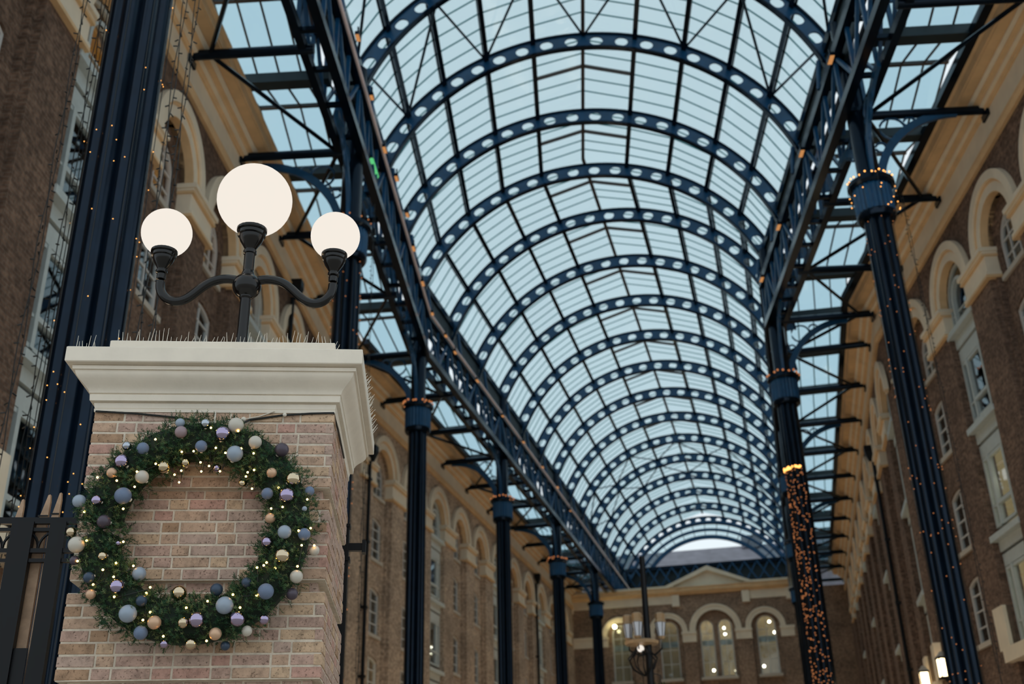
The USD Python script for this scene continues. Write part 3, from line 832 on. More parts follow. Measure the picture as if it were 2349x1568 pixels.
# ------------------------------------------------------------------ lattice girders between the columns
def girder(side, ks, label):
    g = thing('lattice_girder', label, 'girder')
    s = -1 if side == 'L' else 1

    def gp(k, lat, z):
        F, al = arch_al(k)
        return P3(F, s * lat, al, z)
    zb, zm, zt = ZTIE + 0.05, ZTIE + 1.9, ZTOP
    lo, li = 0.965 * U, 0.885 * U
    for nm, lat, z, w, h, m in (('bottom_chord', lo, zb, 0.20, 0.26, 'iron_shaded'), ('bottom_chord', li, zb, 0.24, 0.26, 'iron_shaded'), ('middle_chord', lo, zm, 0.14, 0.16, 'iron_shaded'), ('middle_chord', li, zm, 0.20, 0.22, 'iron_shaded')):
        mb = MB()
        for a, b in zip(ks[:-1], ks[1:]):
            mb.bar(gp(a, lat, z), gp(b, lat, z), w, h)
        obj(nm, mb, m, g)
    mb = MB(); mg = MB(); mp = MB(); mt = MB()
    for a, b in zip(ks[:-1], ks[1:]):
        mb.bar(gp(a, 0.925 * U, zt - 0.75), gp(b, 0.925 * U, zt - 0.75), 0.06, 1.5)
        mg.bar(gp(a, 0.945 * U, zt + 0.12), gp(b, 0.945 * U, zt + 0.12), 0.55, 0.30)
        mp.tube([gp(a, 0.868 * U, ZTIE + 1.80), gp(b, 0.868 * U, ZTIE + 1.80)], 0.06, 8)
        mt.bar(gp(a, li - 0.02, zt - 1.5), gp(b, li - 0.02, zt - 1.5), 0.22, 0.16)
    obj('gutter_plate', mb, 'gutter', g)
    obj('gutter', mg, 'iron_shaded', g)
    obj('top_chord', mt, 'iron_shaded', g)
    if side == 'L':
        obj('conduit', mp, 'pipe', g, label='pale pink conduit pipe')
    for a, b in zip(ks[:-1], ks[1:]):
        for j in range(3):
            f0, f1 = j / 3, (j + 1) / 3

            def mix(lat, z, f):
                return gp(a, lat, z) * (1 - f) + gp(b, lat, z) * f
            for lat in (lo, li):
                obj('vertical', MB().bar(mix(lat, zb, f0), mix(lat, zm, f0), 0.10), 'iron', g)
                p, q = (f0, f1) if j % 2 else (f1, f0)
                obj('diagonal', MB().bar(mix(lat, zb, p), mix(lat, zm, q), 0.09), 'iron', g)
            obj('strut', MB().bar(mix(lo, zb, f0), mix(li, zb, f0), 0.12), 'iron_shaded', g)
            obj('strut', MB().bar(mix(lo, zm, f0), mix(li, zm, f0), 0.09), 'iron_shaded', g)
        # solid curved knee from the girder up into the rib
        F, al = arch_al(a)
        pts = [(s * (0.885 * U - 0.02 * i), al, zt - 0.3 - (zt - 0.3 - zm) * i / 6) for i in range(7)]
        obj('knee', MB().tube([P3(F, *p) for p in pts], 0.07, 8), 'iron', g)
    return g


for side, nm in (('L', 'wreath side'), ('R', 'side opposite the wreath')):
    for i, (ka, kb) in enumerate(((-5, 0), (0, 3), (3, 6), (6, 9), (9, 12), (12, 16))):
        o = ['nearest', 'second', 'third', 'fourth', 'fifth', 'last'][i]
        girder(side, list(range(ka, kb + 1)), f'{o} span from the camera of the iron lattice girder on the {nm}')

# ------------------------------------------------------------------ side canopies with tie beams
def canopy(side, label):
    c = thing('side_canopy', label, 'canopy')
    s = -1 if side == 'L' else 1
    W = LATW[side]
    zv, zr = 2.515 * U + EYE, 2.60 * U + EYE
    l0, l1 = 0.97 * U, (1.285 if side == 'L' else 1.30) * U
    off = (-0.16 * U if side == 'R' else -0.11 * U)

    def st(k):
        F, al = arch_al(k)
        return F, al + (off if k < 3 else (off * 0.3))

    def q(k, lat, z):
        F, al = st(k)
        return P3(F, s * lat, al, z)
    ks = list(range(-5, 15))
    pn, gb = [], []
    NL = 4
    for a, b in zip(ks[:-1], ks[1:]):
        def mid(lat, z):
            return 0.5 * (q(a, lat, z) + q(b, lat, z))
        for A, B in ((lambda lat: q(a, lat, zr), lambda lat: mid(lat, zv)), (lambda lat: mid(lat, zv), lambda lat: q(b, lat, zr))):
            for j in range(NL + 1):
                lat0 = l1 - (l1 - l0) * j / NL
                gb.append((*one(lambda m: m.bar(A(lat0), B(lat0), 0.045, 0.05)), 'bar' if a > 3 else 'ridge'))
                if j < NL:
                    lat1 = l1 - (l1 - l0) * (j + 1) / NL
                    v = [A(lat0), B(lat0), B(lat1), A(lat1)]
                    v = np.vstack([v, np.array(v) + [0, 0, 0.01]])
                    pn.append((v, np.array([[0, 1, 2], [0, 2, 3], [6, 5, 4], [7, 6, 4], [0, 4, 5], [0, 5, 1], [1, 5, 6], [1, 6, 2], [2, 6, 7], [2, 7, 3], [3, 7, 4], [3, 4, 0]])))
        obj('valley_gutter', MB().bar(mid(l0 - 0.2, zv - 0.20), mid(l1 + 0.1, zv - 0.20), 0.36, 0.30), 'gutter', c)
    for k in ks:
        obj('ridge_bar', MB().bar(q(k, l0 - 0.1, zr), q(k, l1 + 0.05, zr), 0.10, 0.10), 'ridge', c)
        tb = obj('tie_beam', MB().tube([q(k, 0.93 * U, ZTIE), q(k, W - 0.04, ZTIE)], 0.13, 10), 'iron_shaded', c, smooth=50)
        obj('end_plate', MB().bar(q(k, W - 0.10, ZTIE), q(k, W - 0.03, ZTIE), 0.42, 0.55), 'iron_shaded', tb)
    for i, (a, b) in enumerate(zip(ks[:-1], ks[1:])):
        if (a - (0 if side == 'L' else 0)) % 2 == (1 if side == 'L' else 1):
            p0, p1 = q(a, W - 0.5, ZTIE), q(b, 0.97 * U, ZTIE)
        else:
            p0, p1 = q(a, 0.97 * U, ZTIE), q(b, W - 0.5, ZTIE)
        obj('brace_rod', MB().tube([p0, p1], 0.06, 6), 'iron_shaded', c)
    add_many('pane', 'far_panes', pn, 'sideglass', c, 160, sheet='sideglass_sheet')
    add_many('glazing_bar', 'far_glazing_bars', gb, 'bar', c, 300)
    for run in (range(-5, 4), range(3, 15)):
        if side == 'L' and run[0] == -5:
            continue
        m = MB()
        run = list(run)
        for a, b in zip(run[:-1], run[1:]):
            m.bar(q(a, W - 0.125 * U, 2.47 * U + EYE), q(b, W - 0.125 * U, 2.47 * U + EYE), 0.26, 0.22)
        obj('edge_beam', m, 'iron_shaded', c)
    return c


canopy('L', 'ridged glass canopy between the vault and the wall behind the lamp globes')
canopy('R', 'ridged glass canopy between the vault and the darker brick wall')

# ------------------------------------------------------------------ the brick pier with its wreath and lamp
PH = -0.083
PX, PY = -1.216, 6.83
PW, PD, PZ = 1.585, 1.485, 2.705 + EYE
pe = np.array([math.cos(PH), -math.sin(PH)]); pa = np.array([math.sin(PH), math.cos(PH)])
# local: x right along the front face, y into the depth, origin at the front right corner, on the ground
pier = thing('brick_pier', 'buff brick gate pier with moulded cream cornice, carrying the wreath', 'pier', (PX, PY, 0), -PH)
TP = np.eye(4); TP[:2, 0] = pe; TP[:2, 1] = pa; TP[:3, 3] = (PX, PY, 0)
C = 0.0755
core = MB()
bricks = []
rb = random.Random(5)
ncourse = 58
zt = PZ
for i in range(ncourse):
    z1 = PZ - i * C; z0 = z1 - C
    rec = i % 8 == 7
    o = 0.058 if rec else 0.0
    core.box(-PW + o + 0.005, -o - 0.005, o + 0.005, PD - o - 0.005, max(z0, 0), z1)
    if z0 < 0.05:
        continue
    # Flemish bond with uneven widths
    for face in 'FR':
        L = (PW if face == 'F' else PD) - 2 * o
        x = -rb.choice([0, 0.06, 0.115]) if i % 2 else -rb.uniform(0.08, 0.2)
        j = i
        while x < L - 0.02:
            w = (0.218 if j % 2 else 0.106) * rb.uniform(0.94, 1.06); j += 1
            a, b = max(0, x), min(L, x + w)
            x += w + 0.013
            if b - a < 0.03:
                continue
            pr = rb.uniform(-0.003, 0.003)
            ww = [rb.uniform(-0.002, 0.002) for _ in range(4)]
            za, zb = z0 + 0.0075, z1 - 0.0065
            d = 0.0
            if face == 'F':
                xa, xb = -PW + o + a, -PW + o + b
                yy = o + pr
                v = [(xa, yy + d, za + ww[0]), (xb, yy + d, za + ww[1]), (xb, yy + d, zb + ww[2]), (xa, yy + d, zb + ww[3])]
                n = (0, 1, 0)
            else:
                ya, yb = o + a, o + b
                xx = -o - pr
                v = [(xx, ya, za + ww[0]), (xx, yb, za + ww[1]), (xx, yb, zb + ww[2]), (xx, ya, zb + ww[3])]
                n = (-1, 0, 0)
            v = np.array(v)
            cen = v.mean(0)
            front = cen + (v - cen) * [1 - 0.004 / max(b - a, 0.05), 1 - 0.004 / max(b - a, 0.05), 0.93] if face == 'F' else cen + (v - cen) * [1, 1 - 0.004 / max(b - a, 0.05), 0.93]
            midv = v + np.array(n) * 0.004
            backv = v + np.array(n) * 0.05
            V = np.vstack([front, midv, backv])
            Fq = [[0, 1, 2, 3]] + [[q, 4 + q, 4 + (q + 1) % 4, (q + 1) % 4] for q in range(4)] + [[4 + q, 8 + q, 8 + (q + 1) % 4, 4 + (q + 1) % 4] for q in range(4)]
            Fq = np.array(Fq)
            Ft = np.vstack([Fq[:, [0, 1, 2]], Fq[:, [0, 2, 3]]])
            bricks.append((V, Ft, PB[rb.choices(range(6), [5, 4, 4, 2, 4, 2])[0]]))
core.box(-PW + 0.3, -0.3, 0.3, PD - 0.3, PZ, PZ + 0.5)
obj('mortar_core', core, 'mortar', pier)
ranked = sorted(bricks, key=lambda b: -screen_area(xf(TP, b[0], b[1])[0]))
for b in ranked[:300]:
    obj('brick', (b[0], b[1]), b[2], pier)
for mi in range(2):
    mb = MB()
    for b in ranked[300 + mi::2]:
        mb.add(b[0], b[1])
    if mi == 0:
        for b in ranked[301::2]:
            mb.add(b[0], b[1])
        obj('side_bricks', mb, PB[4], pier, kind='stuff')


def rect_sweep(prof, x0, x1, y0, y1, mb):
    """profile of (offset, z) swept round a rectangle"""
    k = len(prof); v = []
    for o, z in prof:
        v += [(x0 - o, y0 - o, z), (x1 + o, y0 - o, z), (x1 + o, y1 + o, z), (x0 - o, y1 + o, z)]
    f = [[i * 4 + j, i * 4 + (j + 1) % 4, (i + 1) * 4 + (j + 1) % 4, (i + 1) * 4 + j] for i in range(k - 1) for j in range(4)]
    mb.add(v, f)
    mb.add([v[0], v[1], v[2], v[3]], [[3, 2, 1, 0]])
    t = (k - 1) * 4
    mb.add(v[t:t + 4], [[0, 1, 2, 3]])
    return mb


cy = [(0.042 + 0.085 * (0.5 - 0.5 * math.cos(math.pi * q)) ** 0.9, 2.822 + 0.124 * q) for q in np.linspace(0, 1, 9)]
cp_ = [(-0.2, 2.700), (0.004, 2.700), (0.006, 2.722), (0.000, 2.724), (0.004, 2.728), (0.010, 2.760), (0.004, 2.766), (0.034, 2.770), (0.038, 2.812), (0.030, 2.818)] + cy + [(0.128, 2.950), (0.142, 2.953), (0.144, 2.976), (0.132, 2.984), (0.180, 2.988), (0.186, 2.994), (0.186, 3.092), (0.180, 3.098), (-0.2, 3.110)]
obj('cornice', rect_sweep([(o, z + EYE) for o, z in cp_], -PW, 0, 0, PD, MB()), 'cream_pier', pier, smooth=22)
obj('cap_block', rect_sweep([(0, 3.09 + EYE), (0, 3.215 + EYE), (-0.006, 3.222 + EYE), (-0.3, 3.23 + EYE)], -1.545, -0.018, -0.02, PD - 0.02, MB()), 'cream_pier', pier)
obj('cap_step', MB().box(-1.62, -1.54, 0.0, 0.4, 3.09 + EYE, 3.125 + EYE), 'cream_pier', pier)


def plocal(x, y, z):
    return tuple(TP[:3, :3] @ np.array([x, y, z + EYE]) + TP[:3, 3])


def plift(name, mb, m, parent=None, **kw):
    return obj(name, mb, m, parent, TP, **kw)


# bird spikes
def spike_strip(label, pts, n, seed, lean=(0, 0)):
    t = thing('bird_spike_strip', label, 'bird spikes', (0, 0, 0))
    r = random.Random(seed)
    p0, p1 = np.array(pts[0]), np.array(pts[1])
    plift('base_strip', MB().bar(p0 + [0, 0, EYE + 0.004], p1 + [0, 0, EYE + 0.004], 0.03, 0.006), 'steel', t)
    for i in range(n):
        b = p0 + (p1 - p0) * ((i + 0.3 + 0.4 * r.random()) / n) + [0, 0, EYE]
        h = r.choice([r.uniform(0.05, 0.07), r.uniform(0.085, 0.115)])
        d = np.array([r.uniform(-0.012, 0.022) + lean[0], r.uniform(-0.02, 0.02) + lean[1], h])
        plift('spike', MB().tube([b, b + d], [0.0030, 0.0014], 5), 'steel', t)


zt = 3.222
spike_strip('row of thin metal bird spikes along the front edge of the pier cap block', [(-1.52, 0.03, zt), (-0.04, 0.03, zt)], 54, 1)
spike_strip('row of thin bird spikes along the right edge of the pier cap block', [(-0.045, 0.08, zt), (-0.045, PD - 0.1, zt)], 22, 2, (0.03, 0))
spike_strip('few bird spikes on the left front corner of the pier cornice', [(-1.74, -0.12, 3.10), (-1.60, -0.12, 3.10)], 7, 3)
spike_strip('slanted bird spikes along the right side ledge of the pier cornice', [(0.15, 0.35, 3.10), (0.15, PD + 0.1, 3.10)], 40, 4, (0.045, 0))

# three-globe lamp on the pier
lx, ly = -0.805, PD / 2
lamp = thing('globe_lamp', 'black three-armed lamp with glowing white globes standing on the pier', 'lamp', (0, 0, 0))
plift('pole', MB().tube([(lx, ly, 3.1 + EYE), (lx, ly, 4.45 + EYE)], 0.042, 14), 'bronze', lamp, smooth=50)
plift('foot', MB().lathe([(0, 3.21), (0.14, 3.21), (0.13, 3.25), (0.07, 3.30), (0.05, 3.36), (0, 3.36)], 20, (lx, ly, EYE)), 'bronze', lamp, smooth=40)
plift('hub', MB().lathe([(0.03, -0.13), (0.05, -0.11)] + [(0.112 * math.cos(a), 0.105 * math.sin(a)) for a in np.linspace(-1.1, 1.1, 13)] + [(0.05, 0.11), (0.04, 0.14)], 24, (lx, ly, 4.06 + EYE)), 'bronze', lamp, smooth=50)


def globe(x, z, r, k):
    ho = z - math.sqrt(r * r - (0.118 * k) ** 2)
    prof = [(0.030, -0.235), (0.052, -0.225), (0.052, -0.200), (0.040, -0.19), (0.058, -0.155), (0.086, -0.11), (0.098, -0.075), (0.096, -0.066), (0.110, -0.060), (0.112, -0.035), (0.105, -0.028), (0.120, -0.018), (0.122, 0.022), (0.112, 0.030), (0.04, 0.032)]
    plift('cup', MB().lathe([(a * k, b * k) for a, b in prof], 24, (x, ly, ho + EYE)), 'bronze', lamp, smooth=35)
    plift('globe', MB().sphere((x, ly, z + EYE), r, 3), 'globe', lamp, smooth=True, label='glowing opal glass globe')


globe(lx, 4.855, 0.302, 1.0)
for s in (-1, 1):
    arm = [(0.0, 4.07), (0.10, 4.115), (0.20, 4.118), (0.29, 4.085), (0.37, 4.02), (0.45, 3.945), (0.53, 3.915), (0.60, 3.935), (0.655, 4.00), (0.67, 4.09), (0.67, 4.20)]
    # smooth the arm
    from scipy.interpolate import CubicSpline
    q = np.array(arm); cs = CubicSpline(np.arange(len(q)), q)
    pp = cs(np.linspace(0, len(q) - 1, 50))
    plift('arm', MB().tube([(lx + s * a, ly, z + EYE) for a, z in pp], 0.036, 12), 'bronze', lamp, smooth=50)
    globe(lx + s * 0.67, 4.53, 0.198, 0.86)

# wreath
wx, wz = -0.81, 1.86
wr = thing('christmas_wreath', 'big round green fir wreath hanging on the front of the brick pier', 'wreath', plocal(wx, 0, wz), -PH)
ring = [(0.585 * math.cos(a), -0.13, 0.585 * math.sin(a)) for a in np.linspace(0, 2 * math.pi, 61)]
obj('wreath_core', MB().tube(ring, 0.125, 10, cap=False), mat('wreath_core', (0.006, 0.016, 0.008), 0.9), wr)
gm = [mat('fir_dark', (0.018, 0.060, 0.026), 0.75, spec=0.3), mat('fir_mid', (0.050, 0.105, 0.040), 0.75, spec=0.3), mat('fir_pale', (0.14, 0.18, 0.075), 0.8, spec=0.3)]
sets = [MB(), MB(), MB()]
r2 = np.random.default_rng(4)
for i in range(5600):
    t = r2.uniform(0, 2 * math.pi); ph = r2.uniform(-1.15, 1.15) if r2.random() < .8 else r2.uniform(-2.2, 2.2)
    R0 = 0.585 + 0.015 * math.sin(5 * t) + 0.01 * math.sin(11 * t + 1)
    tr = 0.142 + 0.060 * r2.random() + 0.03 * math.sin(23 * t + 3 * ph)
    cdir = np.array([math.cos(t), 0, math.sin(t)])
    nrm = np.array([0, -1, 0]) * math.cos(ph) + cdir * math.sin(ph)
    base = cdir * R0 + np.array([0, -0.11, 0]) + nrm * (tr * 0.82)
    if base[1] > 0:
        continue
    tip = nrm * 0.7 + r2.normal(0, 0.6, 3); tip /= np.linalg.norm(tip)
    Ls = r2.uniform(0.030, 0.050)
    a = np.cross(tip, [0, 0, 1.]); a /= np.linalg.norm(a) + 1e-9; b = np.cross(tip, a)
    m = sets[r2.choice(3, p=[0.44, 0.38, 0.18])]
    nn = 11
    for j in range(nn):
        f = (j + 0.5) / nn; g = j * 2.4
        side = a * math.cos(g) + b * math.sin(g)
        d = tip * 0.55 + side * 0.85
        p0 = base + tip * Ls * f; p1 = p0 + d * r2.uniform(0.012, 0.021)
        w = np.cross(d, tip); w = w / (np.linalg.norm(w) + 1e-9) * 0.0026
        h = np.cross(d, w); h = h / (np.linalg.norm(h) + 1e-9) * 0.0012
        m.add([p0 - w, p0 + w, p0 + h, p1], [[0, 1, 3], [1, 2, 3], [2, 0, 3]])
for nm, m, g in zip(('fir_needles', 'fir_needles', 'fir_needles'), sets, gm):
    obj(nm, m, g, wr, kind='stuff')
obj('hanger', MB().tube([(0.02, -0.03, 0.60), (0.02, -0.01, 0.845)], 0.006, 6), 'steel', wr)

# baubles
def bauble_mat(n, c, rough, metal, **k):
    return mat('bauble_' + n, c, rough, metal, **k)


BM = {'B': (bauble_mat('pale_blue', (0.29, 0.35, 0.43), 0.42, 0.1), 'matte pale blue'), 'R': (bauble_mat('rose_grey', (0.30, 0.22, 0.24), 0.45, 0.1), 'matte rose grey'),
      'S': (bauble_mat('silver', (0.42, 0.46, 0.52), 0.07, 1.0), 'shiny dark silver'), 'L': (bauble_mat('lilac', (0.40, 0.34, 0.50), 0.06, 1.0), 'shiny lilac mirror'),
      'P': (bauble_mat('pearl', (0.52, 0.48, 0.41), 0.38, 0.0, coat=0.4), 'pearl white'), 'D': (bauble_mat('plum', (0.07, 0.055, 0.075), 0.35, 0.2), 'dark plum grey'),
      'G': (bauble_mat('slate_blue', (0.14, 0.19, 0.29), 0.55, 0.1, bump=0.6, bscale=400, bdist=0.002), 'glittered slate blue'), 'C': (bauble_mat('copper', (0.62, 0.40, 0.26), 0.40, 0.4), 'satin copper'),
      'M': (bauble_mat('champagne', (0.60, 0.49, 0.34), 0.06, 1.0), 'shiny champagne mirror'), 'N': (bauble_mat('navy', (0.035, 0.06, 0.10), 0.38, 0.2), 'dark navy')}
BL = [(-0.143, 0.663, 0.235, 0.03, 'B'), (-0.126, 0.593, 0.256, 0.039, 'R'), (0.019, 0.657, 0.243, 0.031, 'S'), (0.136, 0.583, 0.258, 0.048, 'L'), (0.211, 0.649, 0.235, 0.05, 'P'), (0.345, 0.528, 0.253, 0.042, 'P'), (0.512, 0.488, 0.224, 0.045, 'D'), (0.009, 0.5, 0.251, 0.038, 'G'), (0.223, 0.451, 0.25, 0.052, 'B'), (-0.35, 0.482, 0.257, 0.038, 'G'), (-0.458, 0.506, 0.232, 0.029, 'S'), (-0.47, 0.396, 0.254, 0.045, 'L'), (-0.521, 0.321, 0.255, 0.032, 'C'), (-0.34, 0.303, 0.23, 0.042, 'P'), (-0.219, 0.376, 0.209, 0.041, 'M'), (-0.092, 0.412, 0.188, 0.03, 'M'), (0.101, 0.39, 0.15, 0.026, 'L'), (0.465, 0.322, 0.26, 0.032, 'C'), (0.599, 0.286, 0.247, 0.046, 'M'), (0.272, 0.286, 0.157, 0.027, 'M'), (0.444, 0.193, 0.238, 0.037, 'G'), (0.568, 0.175, 0.26, 0.048, 'L'), (0.702, 0.22, 0.205, 0.03, 'G'), (-0.438, 0.177, 0.24, 0.052, 'G'), (-0.588, 0.142, 0.257, 0.033, 'L'), (-0.706, 0.15, 0.213, 0.041, 'B'), (-0.527, 0.008, 0.257, 0.041, 'D'), (-0.727, -0.044, 0.209, 0.031, 'M'), (-0.676, -0.129, 0.233, 0.05, 'P'), (-0.68, -0.222, 0.218, 0.028, 'D'), (0.473, 0.036, 0.232, 0.032, 'C'), (0.57, -0.059, 0.259, 0.042, 'B'), (0.689, -0.068, 0.238, 0.038, 'G'), (0.464, -0.115, 0.232, 0.035, 'L'), (0.566, -0.207, 0.26, 0.046, 'M'), (0.749, -0.15, 0.161, 0.032, 'P'), (0.654, -0.324, 0.212, 0.04, 'P'), (0.681, 0.095, 0.239, 0.016, 'B'), (-0.504, -0.206, 0.258, 0.028, 'M'), (-0.434, -0.118, 0.221, 0.017, 'L'), (-0.294, -0.297, 0.188, 0.041, 'B'), (-0.571, -0.332, 0.246, 0.033, 'N'), (-0.395, -0.389, 0.259, 0.044, 'L'), (-0.55, -0.429, 0.23, 0.03, 'C'), (-0.042, -0.415, 0.189, 0.046, 'M'), (0.181, -0.4, 0.207, 0.038, 'N'), (0.362, -0.366, 0.246, 0.03, 'N'), (0.483, -0.423, 0.256, 0.048, 'G'), (0.63, -0.421, 0.17, 0.036, 'D'), (-0.243, -0.475, 0.254, 0.033, 'N'), (-0.312, -0.55, 0.256, 0.052, 'B'), (-0.152, -0.603, 0.258, 0.04, 'C'), (0.247, -0.505, 0.257, 0.052, 'B'), (0.326, -0.584, 0.249, 0.046, 'L'), (0.093, -0.589, 0.26, 0.047, 'L'), (0.015, -0.606, 0.26, 0.033, 'M'), (0.204, -0.668, 0.236, 0.037, 'C'), (0.379, -0.644, 0.19, 0.032, 'P'), (0.475, -0.576, 0.193, 0.031, 'L'), (-0.23, -0.657, 0.234, 0.041, 'G'), (-0.091, -0.719, 0.216, 0.025, 'L'), (0.064, -0.721, 0.218, 0.034, 'M'), (0.252, -0.722, 0.146, 0.028, 'N')]
hours = ['twelve', 'one', 'two', 'three', 'four', 'five', 'six', 'seven', 'eight', 'nine', 'ten', 'eleven']
seen = set()
for i, (x, z, d, r, t) in enumerate(BL):
    m, nm = BM[t]
    hr = (math.degrees(math.atan2(x, z)) % 360) / 30
    hname = hours[int(hr + 0.5) % 12]
    rho = math.hypot(x, z)
    where = 'on the outer edge' if rho > 0.66 else 'on the inner edge' if rho < 0.48 else 'mid-ring'
    size = 'large' if r > 0.044 else 'small' if r < 0.031 else 'medium'
    lab = f"{size} {nm} bauble {where} of the wreath at {hname} o'clock"
    if lab in seen:
        half = "half past " + hours[int(hr) % 12]
        lab = f"{size} {nm} bauble {where} of the wreath towards {half}"
    seen.add(lab)
    b = thing('bauble', lab, 'bauble', plocal(wx + x, -d - 0.035, wz + z), -PH, group='baubles on the wreath')
    obj('ball', MB().sphere((0, 0, 0), r, 3), m, b, smooth=True)
    dd = np.array([-x, 0.5, -z]); dd = dd / np.linalg.norm(dd)
    obj('cap', MB().tube([dd * r * 0.93, dd * r * 1.18], r * 0.24, 8), 'steel', b)

# fairy lights on the wreath
fl = [(-0.279, 0.542), (0.059, 0.623), (0.163, 0.458), (-0.037, 0.47), (0.006, 0.407), (0.007, 0.362), (-0.155, 0.336), (-0.37, 0.331), (-0.483, 0.269), (-0.377, 0.238), (0.342, 0.451), (0.262, 0.483), (0.311, 0.333), (0.352, 0.344), (0.343, 0.232), (0.548, 0.1), (0.725, -0.027), (0.678, -0.138), (0.751, -0.131), (0.66, -0.267), (0.459, -0.265), (0.53, -0.283), (0.419, -0.277), (-0.612, -0.111), (-0.405, -0.107), (-0.422, -0.245), (-0.491, -0.289), (-0.327, -0.255), (-0.423, -0.331), (-0.537, -0.376), (-0.403, -0.451), (-0.223, -0.427), (-0.208, -0.389), (-0.22, -0.588), (-0.183, -0.543), (0.023, -0.517), (0.29, -0.441), (0.339, -0.519), (0.431, -0.446), (0.143, -0.478), (-0.653, 0.071), (-0.429, 0.097), (-0.094, -0.681), (0.156, -0.707), (-0.114, 0.36), (0.128, 0.356), (0.476, 0.094), (0.475, -0.248), (-0.652, -0.232), (-0.137, 0.308), (0.232, 0.603), (0.514, 0.225), (0.655, -0.049), (0.694, 0.156), (0.059, 0.387), (-0.263, 0.386), (0.101, 0.49), (-0.11, 0.465), (0.301, 0.309), (-0.606, 0.292)]
fs = thing('fairy_lights', 'warm white fairy lights wound through the green wreath', 'fairy lights', plocal(wx, 0, wz), -PH)
fl_s = sorted(fl, key=lambda p: math.atan2(p[0], p[1]))
wire = []
for x, z in fl_s:
    rho = math.hypot(x, z); dr = min(1, abs(rho - 0.585) / 0.24)
    d = 0.14 + 0.155 * math.sqrt(max(0, 1 - dr * dr))
    obj('bulb', MB().sphere((x, -d, z), 0.0075, 1), 'bulb_wreath', fs, smooth=True)
    wire.append((x, -d + 0.03, z))
obj('wire', MB().tube(wire, 0.003, 5), 'wire', fs)

# power cable looped under the cornice
cb = thing('power_cable', 'thin black cable strung under the pier cornice to the wreath top', 'cable')
pts = [(-1.575, -0.012, 2.70), (-1.30, -0.012, 2.685), (-1.05, -0.012, 2.66), (-0.90, -0.012, 2.64)]
plift('cable', MB().tube([(x, y, z + EYE) for x, y, z in pts], 0.007, 6), 'wire', cb)
pts = [(-0.62, -0.05, 2.595), (-0.56, -0.014, 2.645), (-0.35, -0.012, 2.68), (-0.15, -0.012, 2.695), (-0.005, -0.012, 2.70), (0.012, 0.2, 2.66), (0.012, 0.8, 2.66)]
plift('cable', MB().tube([(x, y, z + EYE) for x, y, z in pts], 0.007, 6), 'wire', cb)
plift('cable_tie', MB().tube([(x, y, z + EYE) for x, y, z in [(-0.85, -0.012, 2.625), (-0.62, -0.012, 2.645), (-0.50, -0.012, 2.67), (-0.40, -0.012, 2.71)]], 0.004, 6), 'steel', cb)
plift('connector', MB().sphere((-0.60, -0.015, 2.648 + EYE), 0.018, 2), 'steel', cb)
plift('connector', MB().sphere((-0.33, -0.015, 2.683 + EYE), 0.014, 2), 'steel', cb)


# ------------------------------------------------------------------ smaller things
def cyl(mb, p, q, r, n=8):
    return mb.tube([p, q], r, n)


# wall lanterns on both facades
def lantern(label, T, x, z):
    t = thing('wall_lantern', label, 'lantern', group='wall lanterns on the facades')
    m = MB()
    for dx in (-0.15, 0.15):
        for y in (0.16, 0.44):
            m.box(x + dx - 0.018, x + dx + 0.018, y - 0.018, y + 0.018, z - 0.30, z + 0.30)
    for zz in (-0.30, 0.30):
        m.box(x - 0.18, x + 0.18, 0.13, 0.47, z + zz - 0.03, z + zz + 0.03)
    obj('frame', m, 'black', t, T)
    obj('glass_box', MB().box(x - 0.145, x + 0.145, 0.165, 0.435, z - 0.27, z + 0.27), 'lantern_glow', t, T)
    obj('cap', MB().lathe([(0, 0.18), (0.06, 0.16), (0.24, 0.0), (0, 0.0)], 4, (x, 0.30, z + 0.33), math.pi / 4), 'stone', t, T)
    obj('bracket', MB().box(x - 0.04, x + 0.04, 0.0, 0.30, z - 0.42, z - 0.33), 'black', t, T)


zl = 0.645 * U + EYE
for n_, (T_, al) in zip(('first', 'second', 'third'), ((TL2, 0.29), (TL2, 0.79), (TL2, 1.81))):
    lantern(f'warm wall lantern low on the wreath side far brick wall, the {n_} from the pier', T_, al * U, 0.60 * U + EYE)
lantern('glowing box lantern low on the right brick wall beside the tall column, the upper one', TR1, -0.34 * U, zl)
lantern('glowing box lantern at the bottom edge, lower left of the other wall lantern', TR2, 0.02 * U + 0.30 * U, zl)
for n_, al in zip(('first', 'second', 'third'), (1.03, 1.54, 2.55)):
    lantern(f'warm wall lantern low on the far darker wall, the {n_} beyond the bottom edge pair', TR2, al * U, zl)

# rainwater pipes with hopper heads
def downpipe(label, T, x, zt_):
    t = thing('rainwater_pipe', label, 'pipe')
    obj('pipe', MB().tube([(x, 0.14, 0.0), (x, 0.14, zt_ - 0.5)], 0.075, 10), 'black', t, T, smooth=50)
    obj('hopper_head', MB().lathe([(0.08, -0.55), (0.10, -0.5), (0.24, -0.2), (0.26, -0.15), (0.26, 0.10), (0.22, 0.12), (0.08, 0.05)], 4, (x, 0.26, zt_), math.pi / 4), 'black', t, T)
    for z in np.arange(2.5, zt_ - 1, 2.6):
        obj('collar', MB().box(x - 0.12, x + 0.12, 0.0, 0.23, z - 0.05, z + 0.05), 'black', t, T)


downpipe('black rainwater pipe with hopper head on the wall behind the right lamp globe', TL1, -0.99 * U, 2.25 * U + EYE)
downpipe('black rainwater pipe on the brick wall just right of the pier', TL2, 0.275 * U, 2.02 * U + EYE)
downpipe('black rainwater pipe on the far wall between the third and fourth columns', TL2, 4.34 * U, 2.20 * U + EYE)
downpipe('black rainwater pipe with hopper on the far darker wall, left of the tall column', TR2, 1.16 * U, 2.03 * U + EYE)

